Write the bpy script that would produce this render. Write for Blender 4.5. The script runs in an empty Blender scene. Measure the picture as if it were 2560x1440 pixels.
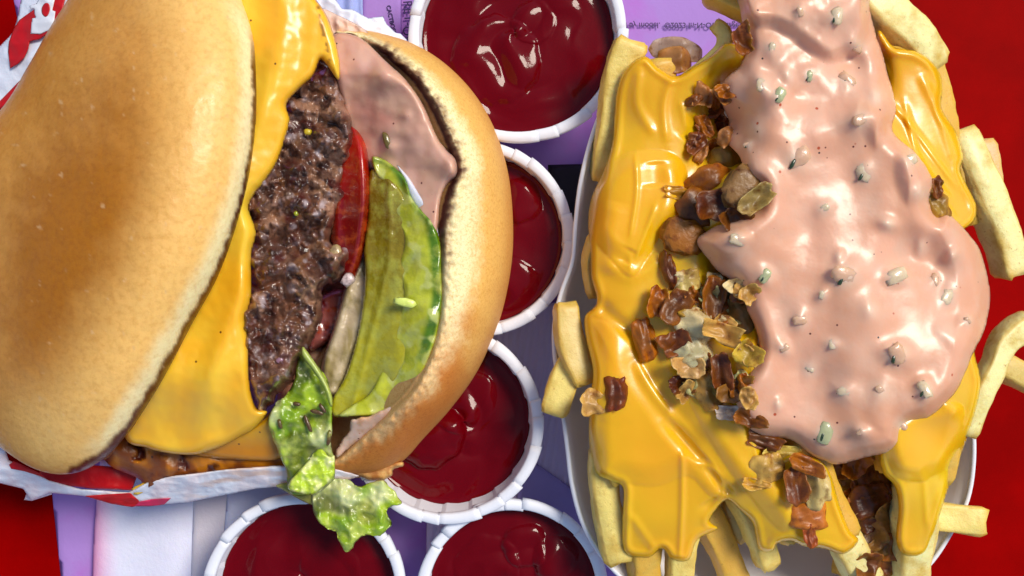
import bpy, math, random
import numpy as np
from mathutils import Vector

random.seed(7)
rng = np.random.RandomState(7)
scene = bpy.context.scene
COL = scene.collection
scene.unit_settings.system = 'METRIC'
scene.unit_settings.scale_length = 0.01        # one unit is one centimetre

# ------------------------------------------------------------------ camera, sky, sun, exposure
H, ZR = 30.0, 4.0                              # camera height, plane where 100 px of the photo are 1 cm
cam_d = bpy.data.cameras.new('camera')
cam = bpy.data.objects.new('camera', cam_d)
COL.objects.link(cam)
cam.location = (0, 0, H)
cam_d.sensor_width = 36
cam_d.lens = 36 * (H - ZR) / 25.6
cam_d.clip_start = 0.5
cam_d.clip_end = 500
scene.camera = cam

SUN_EL, SUN_AZ = math.radians(54), math.radians(52)   # azimuth clockwise from +Y
world = bpy.data.worlds.new('World')
scene.world = world
world.use_nodes = True
nt = world.node_tree
sky = nt.nodes.new('ShaderNodeTexSky')
sky.sky_type = 'NISHITA'
sky.sun_disc = False
sky.sun_elevation = SUN_EL
sky.sun_rotation = SUN_AZ
sky.altitude = 200
nt.links.new(sky.outputs[0], nt.nodes['Background'].inputs[0])
nt.nodes['Background'].inputs[1].default_value = 0.11
sun_d = bpy.data.lights.new('sun', 'SUN')
sun_d.energy = 2.8
sun_d.angle = math.radians(20)
sun_d.color = (1.0, 0.91, 0.78)
sun = bpy.data.objects.new('sun', sun_d)
COL.objects.link(sun)
sdir = Vector((math.sin(SUN_AZ) * math.cos(SUN_EL), math.cos(SUN_AZ) * math.cos(SUN_EL), math.sin(SUN_EL)))
sun.rotation_euler = sdir.to_track_quat('Z', 'Y').to_euler()
sun.location = (10, 10, 40)
scene.view_settings.view_transform = 'Standard'
scene.view_settings.look = 'None'
scene.view_settings.exposure = 0.2
scene.view_settings.gamma = 1.0

# ------------------------------------------------------------------ helpers
def K(z):
    return (H - np.asarray(z, float)) / (H - ZR) / 100.0

def PX(px, py, z):
    """point of the photo (pixels) at height z (cm) -> world cm"""
    px, py, z = np.broadcast_arrays(np.asarray(px, float), np.asarray(py, float), np.asarray(z, float))
    k = K(z)
    return np.stack([(px - 1280) * k, (720 - py) * k, z], -1)

def lin(c):
    c = np.asarray(c, float) / 255.0
    return np.where(c <= 0.04045, c / 12.92, ((c + 0.055) / 1.055) ** 2.4)

def sst(a, b, x):
    t = np.clip((x - a) / (b - a), 0, 1)
    return t * t * (3 - 2 * t)

def mixc(a, b, t):
    t = np.asarray(t)[..., None]
    return a * (1 - t) + b * t

_perm = np.arange(512)
_r = np.random.RandomState(3)
_perm[:256] = _r.permutation(256)
_perm[256:] = _perm[:256]
_grad = _r.uniform(0, 2 * np.pi, 256)

def perlin(x, y, seed=0):
    x = np.asarray(x, float) + seed * 17.37
    y = np.asarray(y, float) + seed * 9.71
    xi = np.floor(x).astype(int); yi = np.floor(y).astype(int)
    xf = x - xi; yf = y - yi
    u = xf ** 3 * (xf * (xf * 6 - 15) + 10); v = yf ** 3 * (yf * (yf * 6 - 15) + 10)
    def g(ix, iy, dx, dy):
        a = _grad[_perm[(_perm[ix & 255] + iy) & 255]]
        return np.cos(a) * dx + np.sin(a) * dy
    n00 = g(xi, yi, xf, yf); n10 = g(xi + 1, yi, xf - 1, yf)
    n01 = g(xi, yi + 1, xf, yf - 1); n11 = g(xi + 1, yi + 1, xf - 1, yf - 1)
    return ((n00 * (1 - u) + n10 * u) * (1 - v) + (n01 * (1 - u) + n11 * u) * v) * 1.5

def fbm(x, y, sc, seed=0, oc=4, gain=0.5):
    s = 0; a = 1; t = 0
    for i in range(oc):
        s = s + a * perlin(np.asarray(x) / sc, np.asarray(y) / sc, seed + i * 3)
        t += a; a *= gain; sc *= 0.5
    return s / t

def ridged(x, y, sc, seed=0, oc=3):
    s = 0; a = 1; t = 0
    for i in range(oc):
        s = s + a * (1 - np.abs(perlin(np.asarray(x) / sc, np.asarray(y) / sc, seed + i * 3)) * 2)
        t += a; a *= 0.5; sc *= 0.5
    return s / t

def worley(x, y, sc, seed=0):
    x = np.asarray(x, float) / sc; y = np.asarray(y, float) / sc
    xi = np.floor(x).astype(int); yi = np.floor(y).astype(int)
    d1 = np.full(x.shape, 9.0); d2 = np.full(x.shape, 9.0); idx = np.zeros(x.shape)
    for i in (-1, 0, 1):
        for j in (-1, 0, 1):
            cx = xi + i; cy = yi + j
            h1 = _perm[(_perm[(cx + seed) & 255] + cy) & 255]
            h2 = _perm[(_perm[(cy + seed + 31) & 255] + cx) & 255]
            d = np.hypot(cx + h1 / 256.0 - x, cy + h2 / 256.0 - y)
            closer = d < d1
            d2 = np.where(closer, d1, np.minimum(d2, d))
            idx = np.where(closer, h1 / 256.0, idx)
            d1 = np.where(closer, d, d1)
    return d1, d2, idx

def catmull(pts, n=8, closed=True):
    p = np.asarray(pts, float); out = []
    m = len(p)
    for i in range(m if closed else m - 1):
        if closed:
            a, b, c, d = p[(i - 1) % m], p[i], p[(i + 1) % m], p[(i + 2) % m]
        else:
            a, b, c, d = p[max(i - 1, 0)], p[i], p[i + 1], p[min(i + 2, m - 1)]
        for k in range(n):
            t = k / n
            out.append(0.5 * ((2 * b) + (c - a) * t + (2 * a - 5 * b + 4 * c - d) * t * t + (3 * b - a - 3 * c + d) * t ** 3))
    if not closed:
        out.append(p[-1])
    return np.array(out)

def inside(poly, x, y):
    r = np.zeros(x.shape, bool)
    n = len(poly)
    x1, y1 = poly[-1]
    for i in range(n):
        x2, y2 = poly[i]
        if y1 != y2:
            c = ((y1 > y) != (y2 > y)) & (x < (x2 - x1) * (y - y1) / (y2 - y1) + x1)
            r ^= c
        x1, y1 = x2, y2
    return r

def segdist(poly, x, y, closed=True):
    """distance, nearest point and arc parameter 0..1 along the polyline"""
    best = np.full(x.shape, 1e9); bx = np.zeros(x.shape); by = np.zeros(x.shape); bt = np.zeros(x.shape)
    n = len(poly); m = n if closed else n - 1
    for i in range(m):
        ax, ay = poly[i]; cx, cy = poly[(i + 1) % n]
        dx, dy = cx - ax, cy - ay
        L = dx * dx + dy * dy + 1e-9
        t = np.clip(((x - ax) * dx + (y - ay) * dy) / L, 0, 1)
        qx = ax + t * dx; qy = ay + t * dy
        d = (x - qx) ** 2 + (y - qy) ** 2
        w = d < best
        best = np.where(w, d, best); bx = np.where(w, qx, bx); by = np.where(w, qy, by); bt = np.where(w, (i + t) / m, bt)
    return np.sqrt(best), bx, by, bt

def inflate(mask, iters=400):
    """Poisson membrane over a mask, normalised; its square root is a smooth dome"""
    b = mask.astype(float); u = np.zeros(mask.shape)
    def A(v):
        w = 4 * v
        w[1:] -= v[:-1]; w[:-1] -= v[1:]; w[:, 1:] -= v[:, :-1]; w[:, :-1] -= v[:, 1:]
        return w * mask
    r = b - A(u); p = r.copy(); rs = (r * r).sum()
    for k in range(iters):
        Ap = A(p); al = rs / max((p * Ap).sum(), 1e-12)
        u += al * p; r -= al * Ap
        rn = (r * r).sum()
        if rn < 1e-6 * mask.sum(): break
        p = r + rn / rs * p; rs = rn
    return np.clip(u / u.max(), 0, 1)

def blur(a, s):
    r = int(max(1, round(s * 2.5)))
    k = np.exp(-0.5 * (np.arange(-r, r + 1) / s) ** 2); k /= k.sum()
    a = np.pad(a, ((r, r), (0, 0)), 'edge')
    a = sum(k[i] * a[i:a.shape[0] - 2 * r + i] for i in range(2 * r + 1))
    a = np.pad(a, ((0, 0), (r, r)), 'edge')
    return sum(k[i] * a[:, i:a.shape[1] - 2 * r + i] for i in range(2 * r + 1))

def maxf(a, r):
    o = a.copy()
    for i in range(1, r + 1):
        o[i:] = np.maximum(o[i:], a[:-i]); o[:-i] = np.maximum(o[:-i], a[i:])
    b = o.copy()
    for i in range(1, r + 1):
        o[:, i:] = np.maximum(o[:, i:], b[:, :-i]); o[:, :-i] = np.maximum(o[:, :-i], b[:, i:])
    return o

# ---- objects
def tag(o, label=None, cat=None, group=None, kind=None):
    if label: o['label'] = label
    if cat: o['category'] = cat
    if group: o['group'] = group
    if kind: o['kind'] = kind
    return o

def thing(name, label, cat, loc=(0, 0, 0), group=None):
    o = bpy.data.objects.new(name, None)
    COL.objects.link(o)
    o.location = loc
    o.empty_display_size = 0.5
    return tag(o, label, cat, group)

def mesh_obj(name, v, f, mat, parent=None, cols=None, smooth=True, origin=None):
    v = np.asarray(v, float)
    if parent is not None:
        root = np.zeros(3); q = parent
        while q is not None:
            root += np.array(q.location); q = q.parent
        off = root
    else:
        off = np.array(origin) if origin is not None else np.array([v[:, 0].mean(), v[:, 1].mean(), v[:, 2].min()])
    me = bpy.data.meshes.new(name)
    me.from_pydata((v - off).tolist(), [], f if isinstance(f, list) else f.tolist())
    if smooth:
        me.polygons.foreach_set('use_smooth', [True] * len(me.polygons))
    if cols is not None:
        a = me.color_attributes.new('Col', 'FLOAT_COLOR', 'POINT')
        c = np.ones((len(v), 4)); c[:, :3] = cols
        a.data.foreach_set('color', c.ravel())
    me.materials.append(mat)
    me.update()
    o = bpy.data.objects.new(name, me)
    COL.objects.link(o)
    if parent is not None:
        o.parent = parent
    else:
        o.location = off
    return o

def relief(name, pts, base, th, mat, parent=None, step=5, r=None, dome=None, extra=None, col=None,
           raw=False, ragged=0, rsc=30, seed=1, n=8, under=0.0, profile=None, floor=None):
    """closed solid over an outline: base(x,y,d,u) is its underside at the edge, th its thickness, edges rolled over r px.
    dome: use the membrane instead of the edge roll"""
    poly = np.asarray(pts, float) if raw else catmull(pts, n)
    if ragged:
        dd = np.roll(poly, -1, 0) - np.roll(poly, 1, 0)
        nn = np.stack([dd[:, 1], -dd[:, 0]], 1); nn /= np.linalg.norm(nn, axis=1)[:, None] + 1e-9
        poly = poly + nn * (fbm(poly[:, 0], poly[:, 1], rsc, seed, 3) * ragged * 2)[:, None]
    x0, y0 = poly.min(0) - 2 * step; x1, y1 = poly.max(0) + 2 * step
    gx = np.arange(x0, x1 + step, step); gy = np.arange(y0, y1 + step, step)
    X, Y = np.meshgrid(gx, gy)
    M = inside(poly, X, Y)
    cell = M[:-1, :-1] | M[1:, :-1] | M[:-1, 1:] | M[1:, 1:]
    used = np.zeros(M.shape, bool)
    used[:-1, :-1] |= cell; used[1:, :-1] |= cell; used[:-1, 1:] |= cell; used[1:, 1:] |= cell
    xs, ys = X[used], Y[used]
    ins = M[used]
    d, bx, by, bt = segdist(poly, xs, ys)
    xs = np.where(ins, xs, bx); ys = np.where(ins, ys, by); d = np.where(ins, d, 0)
    if dome is not None:
        u = inflate(M)[used] * ins
    else:
        u = np.zeros(xs.shape)
    b = base(xs, ys, d, u) if callable(base) else np.full(xs.shape, float(base))
    if dome is not None:
        prof = np.power(u, dome)
    elif profile:
        prof = profile(d)
    else:
        t = np.clip(d / (r or 1e-6), 0, 1)
        prof = np.sqrt(np.clip(1 - (1 - t) ** 2, 0, 1))
    thv = th(xs, ys, d, u) if callable(th) else th
    zt = b + thv * prof
    if extra is not None:
        zt = zt + extra(xs, ys, d, u) * ins
    if floor is not None:
        zt = np.where(d > 5, np.maximum(zt, floor(xs, ys) + 0.05 * sst(5, 16, d)), zt)
    zb = b - under * np.clip(d / 30, 0, 1)
    idx = -np.ones(M.shape, int)
    idx[used] = np.arange(used.sum())
    nT = len(xs)
    a = idx[:-1, :-1][cell]; bb = idx[:-1, 1:][cell]; c = idx[1:, 1:][cell]; e = idx[1:, :-1][cell]
    top = np.stack([a, e, c, bb], 1)
    # bottom verts for inside points, the rim verts are shared
    bid = np.where(ins, 0, np.arange(nT))
    bid[ins] = nT + np.arange(ins.sum())
    # coarse enough: same grid
    bot = bid[np.stack([a, bb, c, e], 1)]
    V = np.concatenate([PX(xs, ys, zt), PX(xs[ins], ys[ins], np.minimum(zb, zt - 0.01)[ins])])
    F = np.concatenate([top, bot])
    cols = None
    if col is not None:
        cc = col(xs, ys, d, u) if callable(col) else np.tile(np.asarray(col, float), (nT, 1))
        cols = np.concatenate([cc, cc[ins]])
    return mesh_obj(name, V, F, mat, parent, cols)

# ---- materials
def new_mat(name):
    m = bpy.data.materials.new(name)
    m.use_nodes = True
    return m, m.node_tree.nodes, m.node_tree.links, m.node_tree.nodes['Principled BSDF']

def food(name, color=None, rough=0.5, sss=0.0, sssr=(0.3, 0.15, 0.06), bumps=(), var=(), spec=0.5, coat=0.0,
         coatr=0.1, trans=0.0, rough_var=None, sheen=0.0, specks=None):
    """bumps: (scale, strength, distance); var: (scale, colour, amount lo, hi)"""
    m, N, L, P = new_mat(name)
    tc = N.new('ShaderNodeTexCoord')
    if color is None:
        at = N.new('ShaderNodeAttribute'); at.attribute_name = 'Col'
        cur = at.outputs['Color']
    else:
        rgb = N.new('ShaderNodeRGB'); rgb.outputs[0].default_value = (*color, 1)
        cur = rgb.outputs[0]
    for (sc, c2, lo, hi) in var:
        no = N.new('ShaderNodeTexNoise'); no.inputs['Scale'].default_value = sc
        no.inputs['Detail'].default_value = 5; no.inputs['Roughness'].default_value = 0.6
        L.new(tc.outputs['Object'], no.inputs['Vector'])
        mr = N.new('ShaderNodeMapRange'); mr.inputs['From Min'].default_value = lo; mr.inputs['From Max'].default_value = hi
        L.new(no.outputs[0], mr.inputs['Value'])
        mx = N.new('ShaderNodeMix'); mx.data_type = 'RGBA'
        if len(c2) == 4:
            mx.blend_type = 'MULTIPLY'
        L.new(mr.outputs[0], mx.inputs[0]); L.new(cur, mx.inputs[6])
        mx.inputs[7].default_value = (*c2[:3], 1)
        cur = mx.outputs[2]
    if specks:
        for (sc, thr, c2) in specks:
            vo = N.new('ShaderNodeTexVoronoi'); vo.inputs['Scale'].default_value = sc
            L.new(tc.outputs['Object'], vo.inputs['Vector'])
            mr = N.new('ShaderNodeMapRange'); mr.inputs['From Min'].default_value = thr; mr.inputs['From Max'].default_value = thr * 0.6
            L.new(vo.outputs['Distance'], mr.inputs['Value'])
            sx = N.new('ShaderNodeSeparateColor'); L.new(vo.outputs['Color'], sx.inputs[0])
            gt = N.new('ShaderNodeMath'); gt.operation = 'GREATER_THAN'; gt.inputs[1].default_value = 0.6
            L.new(sx.outputs[0], gt.inputs[0])
            mu = N.new('ShaderNodeMath'); mu.operation = 'MULTIPLY'
            L.new(mr.outputs[0], mu.inputs[0]); L.new(gt.outputs[0], mu.inputs[1])
            mx = N.new('ShaderNodeMix'); mx.data_type = 'RGBA'
            L.new(mu.outputs[0], mx.inputs[0]); L.new(cur, mx.inputs[6]); mx.inputs[7].default_value = (*c2, 1)
            cur = mx.outputs[2]
    L.new(cur, P.inputs['Base Color'])
    P.inputs['Roughness'].default_value = rough
    if rough_var:
        sc, lo, hi = rough_var
        no = N.new('ShaderNodeTexNoise'); no.inputs['Scale'].default_value = sc; no.inputs['Detail'].default_value = 4
        L.new(tc.outputs['Object'], no.inputs['Vector'])
        mr = N.new('ShaderNodeMapRange'); mr.inputs['From Min'].default_value = 0.35; mr.inputs['From Max'].default_value = 0.65
        mr.inputs['To Min'].default_value = lo; mr.inputs['To Max'].default_value = hi
        L.new(no.outputs[0], mr.inputs['Value']); L.new(mr.outputs[0], P.inputs['Roughness'])
    P.inputs['Specular IOR Level'].default_value = spec
    P.inputs['Subsurface Weight'].default_value = sss
    P.inputs['Subsurface Radius'].default_value = sssr
    P.inputs['Subsurface Scale'].default_value = 1.0
    P.inputs['Coat Weight'].default_value = coat
    P.inputs['Coat Roughness'].default_value = coatr
    P.inputs['Transmission Weight'].default_value = trans
    P.inputs['Sheen Weight'].default_value = sheen
    prev = None
    for (sc, st, dist) in bumps:
        no = N.new('ShaderNodeTexNoise'); no.inputs['Scale'].default_value = sc; no.inputs['Detail'].default_value = 4
        no.inputs['Roughness'].default_value = 0.6
        L.new(tc.outputs['Object'], no.inputs['Vector'])
        b = N.new('ShaderNodeBump'); b.inputs['Strength'].default_value = st; b.inputs['Distance'].default_value = dist
        L.new(no.outputs[0], b.inputs['Height'])
        if prev: L.new(prev, b.inputs['Normal'])
        prev = b.outputs[0]
    if prev: L.new(prev, P.inputs['Normal'])
    return m

M = {}
M['tray'] = food('red_plastic', tuple(lin((134, 0, 0))), rough=0.55, spec=0.02, bumps=((30, 0.15, 0.02),), var=((0.25, (0.36, 0.0, 0.0), 0.4, 0.75),))
M['liner'] = food('lilac_paper', tuple(lin((172, 134, 208))), rough=0.7, spec=0.2, bumps=((1.2, 0.4, 0.05), (14, 0.2, 0.01)), var=((0.5, tuple(lin((180, 110, 200))), 0.45, 0.7),))
M['ink'] = food('dark_ink', (0.035, 0.01, 0.09), rough=0.6)
M['black'] = food('matte_black', (0.006, 0.004, 0.012), rough=0.6)
M['napkin'] = food('white_tissue', None, rough=0.9, sss=0.15, bumps=((9, 0.5, 0.03), (25, 0.3, 0.02)))
M['paper'] = food('greasy_wax_paper', None, rough=0.55, sss=0.25, sssr=(0.3, 0.2, 0.2), bumps=((1.5, 0.5, 0.08), (6, 0.3, 0.03)), trans=0.0)
M['redprint'] = food('red_print', tuple(lin((190, 0, 12))), rough=0.45, bumps=((2.0, 0.4, 0.05),))
M['cup'] = food('white_cup_paper', tuple(lin((232, 236, 246))), rough=0.6, sss=0.1, sssr=(0.2, 0.2, 0.2), bumps=((12, 0.15, 0.02),))
M['ketchup'] = food('ketchup', (0.125, 0.0001, 0.003), rough=0.07, sss=0.1, sssr=(0.25, 0.02, 0.01), bumps=((3.0, 0.12, 0.05),), spec=0.2)
M['boat'] = food('white_tray_board', tuple(lin((240, 236, 240))), rough=0.55, sss=0.05, bumps=((10, 0.1, 0.01),))
M['fry'] = food('potato', None, rough=0.5, sss=0.35, sssr=(0.35, 0.25, 0.1), bumps=((6, 0.5, 0.06), (30, 0.4, 0.02)), spec=0.5,
               var=((1.6, (0.66, 0.44, 0.07), 0.46, 0.70), (9, (0.50, 0.27, 0.04), 0.62, 0.76)), coat=0.25, coatr=0.3)
M['cheese'] = food('melted_cheese', None, rough=0.3, sss=0.5, sssr=(0.5, 0.22, 0.03), bumps=((1.3, 0.15, 0.08),), spec=0.5, coat=0.45, coatr=0.14,
                  var=((0.8, (0.84, 0.42, 0.0), 0.55, 0.85),))
M['slice'] = food('cheese_slice', None, rough=0.32, sss=0.3, sssr=(0.5, 0.25, 0.04), bumps=((1.2, 0.25, 0.06), (25, 0.1, 0.01)), coat=0.3, coatr=0.2,
                 specks=((3.0, 0.10, (0.16, 0.06, 0.005)),))
M['sauce'] = food('pink_sauce', None, rough=0.36, sss=0.35, sssr=(0.4, 0.18, 0.1), bumps=((0.9, 0.3, 0.1), (3.2, 0.12, 0.03)), coat=0.25, coatr=0.22,
                 specks=((3.2, 0.10, (0.12, 0.015, 0.01)), (2.4, 0.07, (0.03, 0.02, 0.015)), (2.3, 0.10, (0.5, 0.08, 0.02))),
                 var=((1.2, (0.74, 0.44, 0.30), 0.45, 0.70),))
M['bun'] = food('glazed_bun', None, rough=0.36, sss=0.15, sssr=(0.3, 0.15, 0.05), coat=0.1, coatr=0.3, spec=0.35,
               bumps=((2.2, 0.35, 0.06), (9, 0.25, 0.02), (30, 0.4, 0.009)),
               var=((8, (0.86, 0.78, 0.66, 1), 0.45, 0.75),), rough_var=(2.5, 0.28, 0.5))
M['crust'] = food('matte_bun_crust', None, rough=0.6, sss=0.15, sssr=(0.3, 0.15, 0.05),
                 bumps=((5, 0.25, 0.03), (40, 0.35, 0.012)), var=((14, (0.82, 0.64, 0.40, 1), 0.47, 0.75), (40, (0.86, 0.74, 0.56, 1), 0.45, 0.75)))
M['patty'] = food('grilled_beef', None, rough=0.4, sss=0.0, bumps=((3, 0.5, 0.10), (9, 0.35, 0.04), (26, 0.2, 0.015)), coat=0.8, coatr=0.14,
                 var=((6, (0.30, 0.20, 0.15), 0.56, 0.78), (2.2, (0.10, 0.045, 0.03), 0.48, 0.66), (8, (0.08, 0.025, 0.018), 0.56, 0.72)))
M['tomato'] = food('tomato', None, var=((4, (0.42, 0.06, 0.01), 0.5, 0.72), (1.5, (0.16, 0.0, 0.0), 0.5, 0.8)), rough=0.25, sss=0.3, sssr=(0.4, 0.05, 0.02), coat=0.5, coatr=0.08, bumps=((9, 0.3, 0.02),))
M['pickle'] = food('pickle', None, rough=0.16, sss=0.45, sssr=(0.4, 0.4, 0.05), coat=0.6, coatr=0.05, bumps=((2.5, 0.4, 0.07), (10, 0.3, 0.025)),
                  var=((2, (0.50, 0.52, 0.08), 0.45, 0.72),))
M['onion'] = food('grilled_onion', None, rough=0.4, sss=0.3, sssr=(0.15, 0.12, 0.05), coat=0.06, coatr=0.2, trans=0.12, spec=0.4, bumps=((5, 0.5, 0.06),),
                 var=((4, (0.35, 0.16, 0.03, 1), 0.5, 0.72),))
M['raw_onion'] = food('raw_onion', None, rough=0.3, sss=0.5, sssr=(0.5, 0.5, 0.3), coat=0.3, bumps=((3, 0.5, 0.08),),
                     var=((1.5, (0.24, 0.19, 0.06), 0.5, 0.7),))
M['lettuce'] = food('lettuce', None, rough=0.3, sss=0.2, sssr=(0.2, 0.3, 0.05), coat=0.3, coatr=0.2, bumps=((2.2, 0.6, 0.1), (7, 0.25, 0.03)),
                   var=((1.4, (0.55, 0.62, 0.12), 0.52, 0.74), (1.8, (0.13, 0.17, 0.015), 0.60, 0.8)))
M['greasy'] = food('greasy_drippings', None, rough=0.4, sss=0.2, bumps=((3, 0.4, 0.06), (12, 0.3, 0.02)), coat=0.15, coatr=0.25, specks=((3.0, 0.12, (0.06, 0.02, 0.005)),))
M['relish'] = food('relish', None, rough=0.28, sss=0.6, sssr=(0.2, 0.2, 0.1), coat=0.5, bumps=((8, 0.4, 0.03),))
M['crumb'] = food('bread_crumb', None, rough=0.9, sss=0.2, bumps=((12, 0.9, 0.05), (40, 0.8, 0.02)))

# ================================================================== tray and papers
def rounded_tray():
    # tray floor with a raised rounded border far outside the picture
    X0, X1, Y0, Y1 = -21, 22, -15, 14
    V, F = [], []
    rings = [(0.0, 0.0), (0.9, 0.3), (1.6, 1.3), (1.9, 1.9), (2.3, 2.0), (2.5, 1.8), (2.4, 1.2)]
    nseg = 12
    def ring(off, z):
        pts = []
        rad = 2.0 + off
        for cx, cy, a0 in ((X1 - 2, Y1 - 2, 0), (X0 + 2, Y1 - 2, 90), (X0 + 2, Y0 + 2, 180), (X1 - 2, Y0 + 2, 270)):
            for k in range(nseg + 1):
                a = math.radians(a0 + 90 * k / nseg)
                pts.append((cx + rad * math.cos(a), cy + rad * math.sin(a), z))
        return pts
    n = 4 * (nseg + 1)
    for off, z in rings:
        V += ring(off, z)
    for i in range(len(rings) - 1):
        for k in range(n):
            F.append([i * n + k, i * n + (k + 1) % n, (i + 1) * n + (k + 1) % n, (i + 1) * n + k])
    F.append(list(range(n - 1, -1, -1))[::-1])
    return V, F
V, F = rounded_tray()
tray = thing('serving_tray', 'red plastic serving tray lying under all the food', 'tray', (0, 0, 0))
mesh_obj('tray_floor', V, F, M['tray'], tray, smooth=False)

def sheet(name, px, z, mat, parent=None, seed=1, amp=0.02, step=14, th=0.015, col=None, extra=None):
    return relief(name, px, z, th, mat, parent, step=step, r=6, raw=True, col=col,
                  extra=extra or (lambda x, y, d, u: amp * (1 + fbm(x, y, 200, seed, 2))))
liner = thing('paper_liner', 'lilac printed paper liner spread over the red tray', 'paper liner', (0, 0, 0.03))
sheet('paper_sheet', [(45, -260), (22, -60), (48, 70), (95, 700), (130, 1235), (152, 1440), (165, 1700), (2175, 1700), (2160, -260)], 0.02, M['liner'], liner)
relief('black_block', [(1370, 412), (1465, 410), (1475, 690), (1375, 700)], 0.08, 0.008, M['black'], liner, step=12, r=3, raw=True,  # plain black rectangle lying on the liner
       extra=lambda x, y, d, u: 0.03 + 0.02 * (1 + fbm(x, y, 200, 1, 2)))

def text_obj(s, px, py, z, size, ang, mat, parent, flip=False, name='printed_text'):
    cu = bpy.data.curves.new(name, 'FONT')
    cu.body = s; cu.size = size; cu.extrude = 0.004; cu.offset = 0.003
    cu.materials.append(mat)
    tmp = bpy.data.objects.new(name, cu)
    COL.objects.link(tmp)
    bpy.context.view_layer.update()
    me = bpy.data.meshes.new_from_object(tmp.evaluated_get(bpy.context.evaluated_depsgraph_get()))
    bpy.data.objects.remove(tmp)
    o = bpy.data.objects.new(name, me)
    COL.objects.link(o)
    p = PX(px, py, z)
    o.location = Vector(p) - parent.location
    o.rotation_euler = (0, 0, math.radians(ang))
    if flip: o.scale = (1, -1, 1)
    o.parent = parent
    o['kind'] = 'stuff'
    return o
text_obj('ed by model.  \u00a92023 In-N-Out Burger', 1548, 57, 0.16, 0.225, 0, M['ink'], liner, flip=True)

# folded packet and its printed words, behind the burger
packet = thing('napkin', 'pale blue folded paper napkin poking out above the burger, small dark print beside it', 'napkin', tuple(PX(920, 40, 0.15)))
relief('fold', [(835, -200), (905, -200), (908, 130), (835, 130)], lambda x, y, d, u: 0.5 + 0.06 * np.sin(x / 6.0), 0.05, M['napkin'], packet, r=5, raw=True,
       step=4, col=lin((165, 180, 235)))
relief('fold', [(903, -200), (1004, -200), (1004, 140), (903, 140)], 0.40, 0.06, M['liner'], packet, r=6, raw=True, step=8)
text_obj('CACTBOSS', 966, 14, 0.485, 0.165, -78, M['ink'], packet)
text_obj('RET-', 1008, 2, 0.16, 0.36, -86, M['ink'], liner)
text_obj('OS', 1003, 72, 0.16, 0.34, -60, M['ink'], liner)

# embossed napkin, lower left
def emb(x, y, d, u):
    q = np.sin((x * 0.7 + y) / 5.0 + fbm(x, y, 60, 3)) * np.sin((y * 0.9 - x * 1.1) / 6.2 + fbm(x, y, 50, 4))
    return 0.12 * np.exp(-((x - 430) / 60) ** 2) + 0.03 * fbm(x, y, 120, 4)
nap = thing('napkin', 'white embossed paper napkin folded flat under the burger wrapper, lower left', 'napkin', tuple(PX(380, 1400, 0.15)))
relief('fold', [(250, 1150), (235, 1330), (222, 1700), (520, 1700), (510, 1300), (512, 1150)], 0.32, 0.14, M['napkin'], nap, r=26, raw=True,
       step=4, extra=emb, col=lambda x, y, d, u: mixc(lin((230, 140, 190)), lin((226, 228, 248)), sst(228, 310, x) ** 0.6))  # left edge pink: red light through the tissue, painted into the colour
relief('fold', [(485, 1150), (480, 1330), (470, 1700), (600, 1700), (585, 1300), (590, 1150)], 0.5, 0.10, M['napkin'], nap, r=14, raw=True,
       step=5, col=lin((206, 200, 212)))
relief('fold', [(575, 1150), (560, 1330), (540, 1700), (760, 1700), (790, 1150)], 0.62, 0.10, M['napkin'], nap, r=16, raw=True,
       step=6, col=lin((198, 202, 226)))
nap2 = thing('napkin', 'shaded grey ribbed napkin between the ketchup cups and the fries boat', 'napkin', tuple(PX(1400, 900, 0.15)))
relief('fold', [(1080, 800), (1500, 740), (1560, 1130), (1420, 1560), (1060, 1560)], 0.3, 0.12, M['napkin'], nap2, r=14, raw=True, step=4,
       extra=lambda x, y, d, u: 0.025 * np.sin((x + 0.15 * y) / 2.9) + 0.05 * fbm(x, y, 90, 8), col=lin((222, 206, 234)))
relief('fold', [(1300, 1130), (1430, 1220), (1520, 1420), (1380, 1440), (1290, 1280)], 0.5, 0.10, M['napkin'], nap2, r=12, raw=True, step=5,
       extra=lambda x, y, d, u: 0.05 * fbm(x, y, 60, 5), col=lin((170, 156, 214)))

# ================================================================== ketchup cups
def torus_seg(cx, cy, R, zc, w, h, a0, a1, grow, n=6, m=12):
    V, F = [], []
    for i in range(n + 1):
        t = i / n
        a = a0 + (a1 - a0) * t
        rr = R + grow * (t - 0.5)
        ww = w * (0.94 + 0.10 * t)
        for j in range(m):
            b = 2 * math.pi * j / m
            cb, sb = math.cos(b), math.sin(b)
            sx = math.copysign(abs(cb) ** 0.55, cb) * ww / 2
            sz = math.copysign(abs(sb) ** 0.7, sb) * h / 2
            V.append((cx + (rr + sx) * math.cos(a), cy + (rr + sx) * math.sin(a), zc + sz + 0.02 * t))
    for i in range(n):
        for j in range(m):
            F.append([i * m + j, (i + 1) * m + j, (i + 1) * m + (j + 1) % m, i * m + (j + 1) % m])
    F.append(list(range(m))); F.append([n * m + j for j in range(m)][::-1])
    return V, F

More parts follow.
